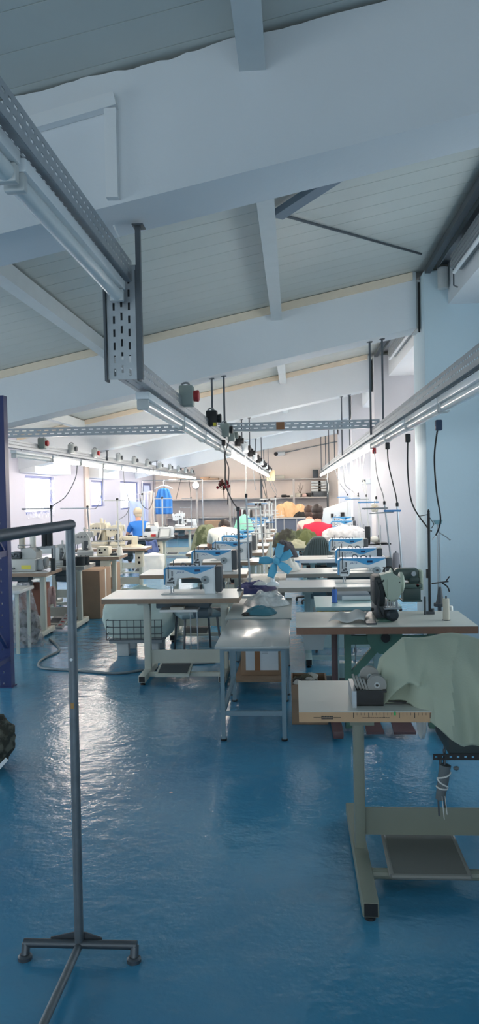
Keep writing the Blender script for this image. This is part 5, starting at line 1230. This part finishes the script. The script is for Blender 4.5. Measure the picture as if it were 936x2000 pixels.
# clothes rail and blue jersey
t = thing('clothes_rail', 'thin rail across the back left corner from which the blue jersey hangs', 'rail', (-4, 26, 2.1))
a = P(318, 938, 22.0); c = P(395, 936, 22.0); b = M(); b.tube([(a.x-.6, 22, a.z), (c.x, 22, a.z)], .012, 8); b.tube([(c.x, 22, a.z), (c.x, 22, 0)], .014, 8); b.tube([(a.x-.6, 22, a.z), (a.x-.6, 22, 0)], .014, 8); b.build('frame', STEEL, t)
p = P(320, 975, 21.9); t = thing('blue_jersey', 'bright blue sleeveless jersey hanging on a white hanger by the back left corner', 'jersey', (p.x, 21.9, p.z))
zt_, zb_ = Z(320, 953, 21.9), Z(320, 1004, 21.9)
def jer(u, v):
    w = (.17+.10*min(1, v*2.5)) if v < .4 else .27+.0*v
    a2 = 2*math.pi*u
    return (p.x+w*.92*math.cos(a2), 21.9+(.05+.03*v)*math.sin(a2)*(1+.35*math.sin(a2*9)), zt_+(zb_-zt_)*v+.05*abs(math.cos(a2))*(-1)*(1-v)*.8)
M().grid(jer, 72, 16).build('garment', mat('royal_blue_cloth', (62, 132, 208), .75, var=.12), t, solid=.006)
b = M(); b.tube(spline([(p.x-.26, 21.9, zt_-.02), (p.x, 21.9, zt_+.07), (p.x+.26, 21.9, zt_-.02)], 6), .016, 8); b.tube([(p.x, 21.9, zt_+.07), (p.x, 21.9, zt_+.2), (p.x+.02, 21.98, a.z+.0)], .006, 6); b.build('hanger', MWHITE, t)
# pale blue clothes near the door
for i, (px, y, w, m, l) in enumerate(((268, 20.6, .42, mat('pale_blue_cloth', (186, 202, 240), .85), 'pale blue garment hanging beside the door on the left'), (288, 21.0, .22, mat('white_lilac_cloth', (222, 222, 240), .85), 'white lilac garment hanging right of the pale blue one'), (295, 20.4, .14, mat('beige_strip', (206, 196, 190), .85), 'narrow beige strip hanging left of the blue jersey'))):
    hanging(l, 'hanging_garment', 'garment', X(px, y, 980), y, Z(px, 960 if i else 978, y), w, 1.0, m, i+2, group=None)
q = X(258, 20.8); t = thing('garment_rail', 'thin garment rail holding the pale clothes on the left', 'rail', (q, 20.7, 0))
b = M(); z = Z(280, 962, 20.7)
b.tube([(X(252, 20.75), 20.75, 0), (X(252, 20.75), 20.75, z), (X(303, 20.75), 20.75, z), (X(303, 20.75), 20.75, 0)], .012, 8); b.build('frame', STEEL, t)
# items on the back shelves
sx = lambda px: X(px, 27.6, 970)
its = [(555, .10, .08, BLACK, 'dark tools lying on the middle back shelf left of the upright'), (563, .07, .06, BLACK, 'dark clamp on the middle back shelf next to the tools'), (570, .05, .07, THRW, 'white tin on the middle back shelf by the upright'),
       (582, .10, .12, THRC, 'cream box on the middle back shelf right of the upright'), (597, .12, .10, mat('pink_item', (206, 176, 168), .8), 'pinkish bundle on the middle back shelf'), (603, .10, .12, BLACK, 'dark tool standing on the back shelf'), (611, .05, .18, DGREY, 'grey cylinder on the back shelf'),
       (616, .14, .14, THRW, 'white crumpled bag on the back shelf before the stacked trays')]
for px, w, h, m, l in its: tag(M().box(sx(px)-w, sx(px)+w, 27.5, 27.7, 1.431, 1.431+h*1.2, b=.03).build('shelf_item', m, None, base=(sx(px), 27.6, 1.431)), l, 'item', 'small items on the middle back shelf')
t = thing('dried_twigs', 'thin dried twigs in a small pot on the middle back shelf', 'twigs', (sx(587), 27.6, 1.431))
M().lathe([(.05, 0), (.06, .12)], (sx(587), 27.6, 1.431), n=12).build('pot', DGREY, t)
b = M()
for k in range(5): b.tube([(sx(587), 27.6, 1.53), (sx(587)-.1+.05*k, 27.6, 1.75+.1*(k % 3))], .007, 5)
b.build('stalk', mat('twig_grey', (130, 118, 108), .9), t)
for i, (px, w, m) in enumerate(((618, .18, LGREY), (632, .19, LGREY))):
    for k in range(4):
        tag(M().box(sx(px)-w, sx(px)+w, 27.45, 27.9, 1.62-.19*(i == 0)+.0+k*.10+.19*(i == 0)-.0, 1.70+k*.10, b=.01).build('storage_tray', m, None, base=(sx(px), 27.6, 1.62+k*.1)),
            '%s grey tray, %s from the bottom of the %s stack on the back shelf' % (('pale', 'light')[i], ORD[k], ('left', 'right')[i]), 'tray', 'stacked trays on the back shelf')
tag(M().box(sx(612), sx(640), 27.4, 27.9, 1.431, 1.62, b=.01).build('black_tray', DGREY, None, base=(sx(626), 27.6, 1.431)), 'low dark tray under the stacked grey trays on the back shelf', 'tray')
for i, (pa_, pb_, h, m, l) in enumerate(((393, 410, .12, mat('brown_item', (150, 122, 100), .8), 'brown flat boxes on the top back shelf above the clock'), (410, 428, .08, CARD, 'tan cardboard pieces on the top back shelf'), (538, 556, .13, THRC, 'cream rolled papers on the top back shelf near the cream tag'), (612, 622, .3, DGREY, 'grey louvred box above the back shelf by the right run end'))):
    tag(M().box(sx(pa_), sx(pb_), 27.45, 27.9, 2.101, 2.101+h, b=.02).build('stored_box', m, None, base=(sx((pa_+pb_)/2), 27.6, 2.101)), l, 'box')
# clothes & workbench in front of the shelving
w0, w1 = X(531, 25.2), X(655, 25.2)
t = thing('workbench', 'long dark-fronted workbench before the back shelves, beige clothes on top', 'workbench', ((w0+w1)/2, 25.6, 0))
zb2 = Z(560, 1011, 25.2); M().box(w0, w1, 25.2, 26.2, zb2-.05, zb2, b=.005).build('worktop', SHM, t)
M().box(w0+.05, w1-.05, 25.24, 26.15, 0.04, zb2-.05).build('cabinet', mat('dark_slate_front', (98, 104, 118), .6), t)
b = M()
for k in range(1, 5): b.box(w0+(w1-w0)*k/5-.015, w0+(w1-w0)*k/5+.015, 25.22, 25.24, .04, zb2-.05)
b.build('panel_strip', SHM, t)
BEI = mat('beige_cloth', (208, 168, 126), .85, var=.2, scale=10)
for i, (px, sx_, h) in enumerate(((549, .22, .44), (566, .34, .50), (584, .30, .42))):
    drape('beige garment heap, %s of three on the far workbench' % ('left', 'middle', 'right')[i], 'garment_heap', 'clothes', (X(px, 25.6), 25.6+.04*i, zb2), sx_, .3, h, BEI, 30+i, .45, group='beige clothes on the far workbench')
drape('black garment bundle at the right of the beige heap', 'garment_heap', 'clothes', (X(590, 25.4), 25.42, zb2), .32, .15, .16, mat('black_cloth', (38, 38, 38), .9), 36)
drape('white plastic bundle beyond the head of the pink-shirted person', 'garment_heap', 'plastic', (X(603, 25.7), 25.8, zb2), .22, .2, .36, THRW, 37)
# white slanted machine parts at the far right
t = thing('cabinet_machine', 'white slant-topped machine unit at the far right beyond the red shirt', 'machine', (X(672, 20), 20.2, 0))
xa, xb = X(632, 20), X(697, 20)
M().prism([(xa, .76), (xb, .76), (xb, 1.42), (xa, 1.16)], 20.0, 20.6).build('housing', MWHITE, t); M().box(xa, xb, 20.0, 20.6, 0, .76).build('stand', LGREY, t)
b = M(); b.box(xa+.2, xa+.27, 19.98, 20.0, .95, 1.05); b.box(xa+.45, xa+.55, 19.98, 20.0, .95, 1.08); b.build('button', BLACK, t)
# olive clothes pile in the right row
OLV = mat('olive_camouflage', (74, 84, 58), .9, rgb2=(124, 130, 102), scale=6)
OLD = mat('dark_olive', (50, 52, 46), .9, rgb2=(96, 104, 82), scale=5)
pz0 = TZ
for i, (px, y, sx_, sy_, h, m, l) in enumerate(((560, 12.35, .24, .2, .30, OLD, 'dark olive garment heap with black folds beside the fan, left of the pile'), (583, 12.4, .28, .22, .26, OLV, 'green camouflage garment heap, middle of the olive pile'), (601, 12.3, .19, .2, .27, mat('olive_green', (96, 104, 66), .9), 'plain olive cap-like garment bundle at the right of the pile'),
        (578, 12.15, .26, .10, .12, mat('pale_olive', (176, 176, 150), .9), 'pale folded cloth in front of the camouflage heap'))):
    drape(l, 'garment_heap', 'clothes', (X(px, y), y, pz0), sx_, sy_, h, m, 40+i, .5)
drape('dark jacket heap hanging over the aisle behind the fan blades', 'garment_heap', 'clothes', (X(556, 10.4), 10.5, TZ), .17, .15, .24, mat('slate_cloth', (58, 62, 72), .9), 47)
p = X(467, 13.6); drape('mint green cloth bunched over the fifth centre machine', 'garment_heap', 'clothes', (X(474, 14.2), 14.66, TZ), .22, .18, .46, mat('mint_cloth', (150, 220, 196), .85), 50, .3)
drape('olive camouflage heap left of the person in white', 'garment_heap', 'clothes', (X(402, 17), 17, .0), .42, .4, .95, OLV, 51, .3)
t = thing('cardboard_box', 'brown cardboard box far behind the person in white', 'box', (X(412, 21), 21, 0)); M().box(X(400, 21), X(430, 21), 21, 21.5, 0, .88, b=.008).build('carton', CARD, t)
t = thing('striped_garments', 'rack of dark striped garments behind the mint cloth', 'garment rack', (X(480, 21), 21, 0))
b = M(); b.tube([(X(458, 21), 21, 0), (X(458, 21), 21, 1.2), (X(500, 21), 21, 1.2), (X(500, 21), 21, 0)], .015, 8); b.build('frame', STEEL, t)
for k in range(7):
    x = X(466+4.4*k, 21); M().box(x-.025, x+.02, 20.85, 21.15, .55, 1.17, b=.01).build('garment', [BLACK, mat('maroon_cloth', (84, 44, 54), .9), LGREY][k % 3], t)
# dried flowers
p = P(437, 950, 9.9); t = thing('hanging_dried_flowers', 'bunch of dried red flowers tied to a centre cable', 'flowers', p, group=None)
b = M(); rr = random.Random(4)
fl = []
for k in range(26):
    a = rr.uniform(0, 6.28); e = rr.uniform(-.3, 1.2); d = Vector((math.cos(a)*math.cos(e), math.sin(a)*math.cos(e)*.7, math.sin(e)))*rr.uniform(.045, .085)
    b.tube([p+Vector((0, 0, -.05)), p+d], .002, 4); fl.append(p+d)
b.tube([p+Vector((0, 0, -.05)), p+Vector((.005, 0, -.16))], .006, 6); b.build('stalk', mat('brown_stalk', (84, 62, 52), .9), t)
for i in range(2):
    b = M()
    for q in fl[i::2]: b.ell(q, .017, .017, .02, n=8, m=5, amp=.3, seed=i)
    b.build('blossom', [mat('dried_red', (142, 32, 44), .85), mat('dried_brown', (104, 60, 52), .9)][i], t)
# ---------------------------------------------------------------- FOREGROUND PIPE RACK
fx, fy = P(155, 1850, 2.68).x, 2.68
t = thing('pipe_rack', 'bare steel pipe rail stand with T-shaped foot in the left foreground', 'clothes rail', (fx, fy, 0))
zr = P(143, 1024, 2.72).z; ptop = P(143, 1024, 2.72)
b = M(); b.tube([(fx, fy, .06), (ptop.x, fy, zr)], .0165, 16); b.build('upright', PIPE, t)
b = M(); b.tube([(ptop.x, fy+.016, zr), (ptop.x+.012, .9, zr)], .0175, 16); b.ell((ptop.x, fy, zr), .019, .019, .019); b.build('top_rail', mat('dark_pipe', (92, 98, 106), .5, .7, .2, 20), t)
l0, l1 = P(48, 1874, 2.68).x, P(268, 1874, 2.68).x
b = M(); b.tube([(l0, fy, .05), (l1, fy, .05)], .0155, 12)
for lx in (l0+.008, l1-.008): b.tube([(lx, fy, .05), (lx, fy-.015, .008)], .0155, 12); b.lathe([(.026, 0), (.026, .012), (.018, .018)], (lx, fy-.016, 0), n=12)
b.build('foot_bar', DSTEEL, t)
g0, g1 = P(105, 1860, 2.72).x, P(204, 1860, 2.72).x; zg = P(155, 1821, 2.69).z
b = M(); b.prism([(g0, .052), (g1, .052), (g1, .066), (fx+.02, zg), (fx-.02, zg), (g0, .066)], fy+.010, fy+.016); b.build('gusset_plate', DSTEEL, t)
b = M(); b.tube([(fx, fy-.01, .045), (fx+.01, .9, .03)], .0145, 12); b.build('floor_pipe', PIPE, t)
b = M(); e = P(147, 1284, 2.70); b.lathe([(.005, -.004), (.006, 0)], (fx+(ptop.x-fx)*.5, fy-.017, e.z), 'y', 10); b.build('screw', MWHITE, t)
b = M(); e = P(149, 1372, 2.70); b.box(fx-.006+(ptop.x-fx)*.4, fx+.006+(ptop.x-fx)*.4, fy-.018, fy-.0165, e.z-.012, e.z+.008); b.build('tape_mark', mat('ochre_mark', (168, 132, 84), .8), t)
# ---------------------------------------------------------------- BLUE RACK
ux = P(22, 1340, 6.5).x; zt2 = P(10, 772, 6.5).z
t = thing('pallet_rack', 'dark blue punched-steel rack upright at the left picture edge', 'rack', (ux-.05, 6.5, 0))
def upright(y):
    b = M(); b.perf((ux-.10, y, 0), (0, 0, 1), (1, 0, 0), zt2, .1, [(.035, .012)], pitch=.10, slot=.018, th=.003); b.box(ux-.004, ux, y+.001, y+.09, 0, zt2); b.box(ux-.10, ux-.096, y+.001, y+.09, 0, zt2); b.box(ux-.12, ux+.015, y-.02, y+.1, 0, .008)
    return b.build('upright', NAVY, t)
upright(6.5); upright(5.55)
M().box(ux-.04, ux-.005, 5.65, 6.5, Z(0, 1322, 6.0)+.02, Z(0, 1322, 6.0)+.06).build('brace', NAVY, t); M().box(ux-.04, ux-.005, 5.65, 6.5, 1.15, 1.2).build('brace', NAVY, t)
b = M(); b.bar((ux-.03, 6.5, 1.18), (ux-.03, 5.64, 1.9), .03, .02); b.bar((ux-.03, 6.5, .35), (ux-.03, 5.64, 1.1), .03, .02); b.build('diagonal_brace', NAVY, t)
for z in (.3, 1.25, 2.1): M().box(ux-2.3, ux-.10, 6.505, 6.55, z, z+.1).build('cross_beam', NAVY, t)
# bag of dark cloth at the left edge
p = onfloor(2, 1500, 0)
c = P(-14, 1462, p.y)
tag(M().ell((c.x, p.y, .16), .13, .16, .16, amp=.25, seed=12, fr=2.5, zmin=.003, n=28, m=18).build('cloth_bundle', mat('dark_camo', (52, 54, 48), .9, rgb2=(96, 98, 88), scale=14), None, base=(c.x, p.y, 0)), 'dark camouflage cloth bundle on the floor cut by the left picture edge', 'cloth')
q = P(12, 1486, p.y-.1); tag(M().bar((q.x-.05, p.y-.16, q.z-.05), (q.x+.025, p.y-.15, q.z+.03), .022, .006, up=(0, 1, 0)).build('white_strap', MWHITE, None, base=(q.x, p.y-.15, q.z)), 'short white strap sticking out of the dark camouflage bundle', 'strap')
# ---------------------------------------------------------------- PEOPLE
def skin(name, joints, edges, mt, parent, root=0, sub=2):
    me = bpy.data.meshes.new(name); me.from_pydata([j[0] for j in joints], edges, []); o = bpy.data.objects.new(name, me); COL.objects.link(o)
    md = o.modifiers.new('s', 'SKIN')
    for i, j in enumerate(joints):
        r = j[1] if isinstance(j[1], tuple) else (j[1], j[1]); sv = me.skin_vertices[0].data[i]; sv.radius = r; sv.use_root = (i == root)
    s2 = o.modifiers.new('d', 'SUBSURF'); s2.levels = sub; s2.render_levels = sub
    bpy.context.view_layer.update()
    m2 = bpy.data.meshes.new_from_object(o.evaluated_get(bpy.context.evaluated_depsgraph_get())); m2.name = name
    bpy.data.objects.remove(o); m2.materials.clear(); m2.materials.append(mt)
    for p in m2.polygons: p.use_smooth = True
    o = bpy.data.objects.new(name, m2); COL.objects.link(o); o.parent = parent; return o
SKIN = mat('skin', (212, 160, 136), .55)
def person(label, x, y, rz, shirt, hair, trousers, lean=.18, seat=.48, tor=.50, turn=0., bob=True, sc=1., sleeve=.5, hunch=False):
    t = thing('person', label, 'person', (x, y, 0), rz); t.scale = (sc, sc, sc)
    hz = seat+.09; s1 = Vector((0, 0, hz)); ch = Vector((0, lean*.75, hz+tor*.62)); sh = Vector((0, lean*1.0, hz+tor*.90)); nk = Vector((0, lean*1.25, hz+tor+.03)); hb = Vector((0, lean*1.4+.02, hz+tor+.11)); hd = Vector((0, lean*1.5+.04, hz+tor+.21))
    if hunch: nk, hb, hd = sh+Vector((0, .09, .045)), sh+Vector((0, .15, .06)), sh+Vector((0, .22, .075))
    J = [(s1, (.13, .10)), (Vector((0, lean*.35, hz+tor*.3)), (.105, .08)), (ch, (.115, .08)), (sh, (.09, .06)), (nk, .05), (hb, (.07, .08)), (hd, (.075, .088))]
    E = [(i, i+1) for i in range(6)]
    for sx in (-1, 1):
        S = Vector((sx*.175, sh.y, sh.z-.01)); El = Vector((sx*.245, sh.y+.14, sh.z-.25)); W = Vector((sx*.13, sh.y+.34, sh.z-.27)); H = W+Vector((-sx*.03, .06, -.01))
        n = len(J); J += [(S, .06), (El, .043), (W, .028), (H, (.035, .02))]; E += [(3, n), (n, n+1), (n+1, n+2), (n+2, n+3)]
        for k in range(5):
            if k < 4: b0 = H+Vector((sx*(.024-.016*k), .03, 0)); a1 = b0+Vector((0, .035+.005*(k in (1, 2)), -.008)); a2 = a1+Vector((0, .022, -.018))
            else: b0 = H+Vector((-sx*.03, -.01, 0)); a1 = b0+Vector((-sx*.02, .025, -.005)); a2 = a1+Vector((-sx*.004, .02, -.008))
            m = len(J); J += [(b0, .010), (a1, .0085), (a2, .007)]; E += [(n+3, m), (m, m+1), (m+1, m+2)]
        m = len(J); J += [(Vector((sx*.10, .03, hz-.02)), .085), (Vector((sx*.13, .42, hz)), .06), (Vector((sx*.13, .44, .10)), .04), (Vector((sx*.13, .50, .045)), .035), (Vector((sx*.13, .60, .035)), .028)]
        E += [(0, m), (m, m+1), (m+1, m+2), (m+2, m+3), (m+3, m+4)]
    skin('body', J, E, SKIN, t, 0, 1)
    # face on the far side
    f = M(); hy = hd.y+.085
    f.ell((0, hy+.012, hd.z-.01), .014, .02, .026, n=8, m=6)
    for sx in (-1, 1): f.ell((sx*.082, hd.y+.0, hd.z-.01), .014, .024, .034, n=8, m=6)
    f.build('nose_and_ears', SKIN, t, world=False)
    f = M()
    for sx in (-1, 1): f.ell((sx*.032, hy, hd.z+.015), .013, .008, .009, n=8, m=6)
    f.build('eyes', BLACK, t, world=False)
    f = M(); f.ell((0, hy-.002, hd.z-.06), .026, .008, .008, n=8, m=6); f.build('mouth', mat('lips', (168, 92, 88), .6), t, world=False)
    # shirt
    g = .014; J2 = [(s1+Vector((0, 0, -.06)), (.165+g, .135)), (Vector((0, lean*.35, hz+tor*.3)), (.15+g, .115+g)), (ch, (.165+g, .125+g)), (sh+Vector((0, -.01, .015)), (.14+g, .105+g)), (nk+Vector((0, -.015, -.01)), .072)]
    E2 = [(0, 1), (1, 2), (2, 3), (3, 4)]
    for sx in (-1, 1):
        S = Vector((sx*.175, sh.y, sh.z-.01)); El = Vector((sx*.245, sh.y+.14, sh.z-.25)); n = len(J2)
        J2 += [(S+Vector((0, -.005, .005)), .082), (S.lerp(El, sleeve), .066), (S.lerp(El, sleeve+.12), .062)]; E2 += [(3, n), (n, n+1), (n+1, n+2)]
    skin('shirt', J2, E2, shirt, t, 0, 2)
    J3 = [(s1+Vector((0, 0, -.03)), (.172, .14))]; E3 = []
    for sx in (-1, 1):
        m = len(J3); J3 += [(Vector((sx*.10, .04, hz-.02)), .10), (Vector((sx*.13, .43, hz)), .074), (Vector((sx*.13, .44, .12)), .054)]; E3 += [(0, m), (m, m+1), (m+1, m+2)]
    skin('trousers', J3, E3, trousers, t, 0, 2)
    h = M(); h.ell((0, hd.y-.012, hd.z+.022), .098, .108, .108, n=24, m=16, amp=.06, seed=3, fr=5)
    if bob: h.ell((0, hd.y-.055, hd.z-.06), .088, .062, .10, n=20, m=12, amp=.08, seed=5, fr=5)
    else: h.ell((0, hd.y-.05, hd.z-.045), .08, .06, .075, n=20, m=12, amp=.08, seed=5, fr=5)
    h.build('hair', hair, t, world=False)
    for sx in (-1, 1):
        s3 = M(); s3.ell((sx*.13, .53, .04), .048, .12, .04, zmin=0.002); s3.build('shoe', BLACK, t, world=False)
    return t
HDK = mat('dark_brown_hair', (44, 34, 32), .55, var=.3, scale=40)
JEAN = mat('dark_trousers', (40, 42, 48), .85)
x = X(621, 13.1, 1010); person('person with dark bobbed hair in a crimson red shirt, back turned, right row', x, 13.05, 0, mat('crimson_shirt', (206, 40, 72), .8), HDK, JEAN, .14, .47, .48, sc=1.04)
chair('black-backed chair of the person in red', x, 13.0, BLACK, 0, .42, (.42, .26))
x = X(604, 15.6, 1000); person('person with brown hair in a pale pink top, half hidden beyond the red shirt', x, 15.35, 0, mat('pale_pink_shirt', (232, 200, 190), .8), mat('brown_hair', (70, 52, 46), .6), JEAN, .18, .46, .46, sc=1.02, sleeve=.15)
chair('dark chair of the person in pale pink', x, 15.3, BLACK, 0, .44, (.4, .2))
x = X(434, 12.35, 1050); person('person with dark hair in a white shirt bending over a centre-row machine', x, 12.28, 0, mat('white_shirt', (232, 236, 230), .8), HDK, JEAN, .30, .40, .50, bob=False, sc=1.06, hunch=True)
chair('dark chair of the person in white', x, 12.27, BLACK, 0, .36, (.4, .16))
x = X(277, 16.9, 1020); person('person with short blond grey hair in a bright blue top, seated in the left row', x, 16.75, .5, mat('bright_blue_shirt', (50, 122, 206), .8), mat('blond_hair', (206, 190, 164), .7), JEAN, .10, .48, .46, bob=False)
chair('dark chair of the person in bright blue', x, 16.7, BLACK, .5, .42, (.4, .2))
# ================================================================ LIGHT AND FINISH
w = bpy.data.worlds.new('world'); SC.world = w; w.use_nodes = True
bg = w.node_tree.nodes['Background']; bg.inputs[0].default_value = (.85, .93, 1, 1); bg.inputs[1].default_value = .6
SC.view_settings.view_transform = 'Standard'; SC.view_settings.look = 'None'; SC.view_settings.gamma = 1; SC.view_settings.use_curve_mapping = False
SC.view_settings.exposure = 0.0
SC.cycles.use_adaptive_sampling = True; SC.cycles.max_bounces = 8; SC.cycles.diffuse_bounces = 5; SC.cycles.transparent_max_bounces = 16
SC.cycles.sample_clamp_indirect = 8
bpy.context.view_layer.update()
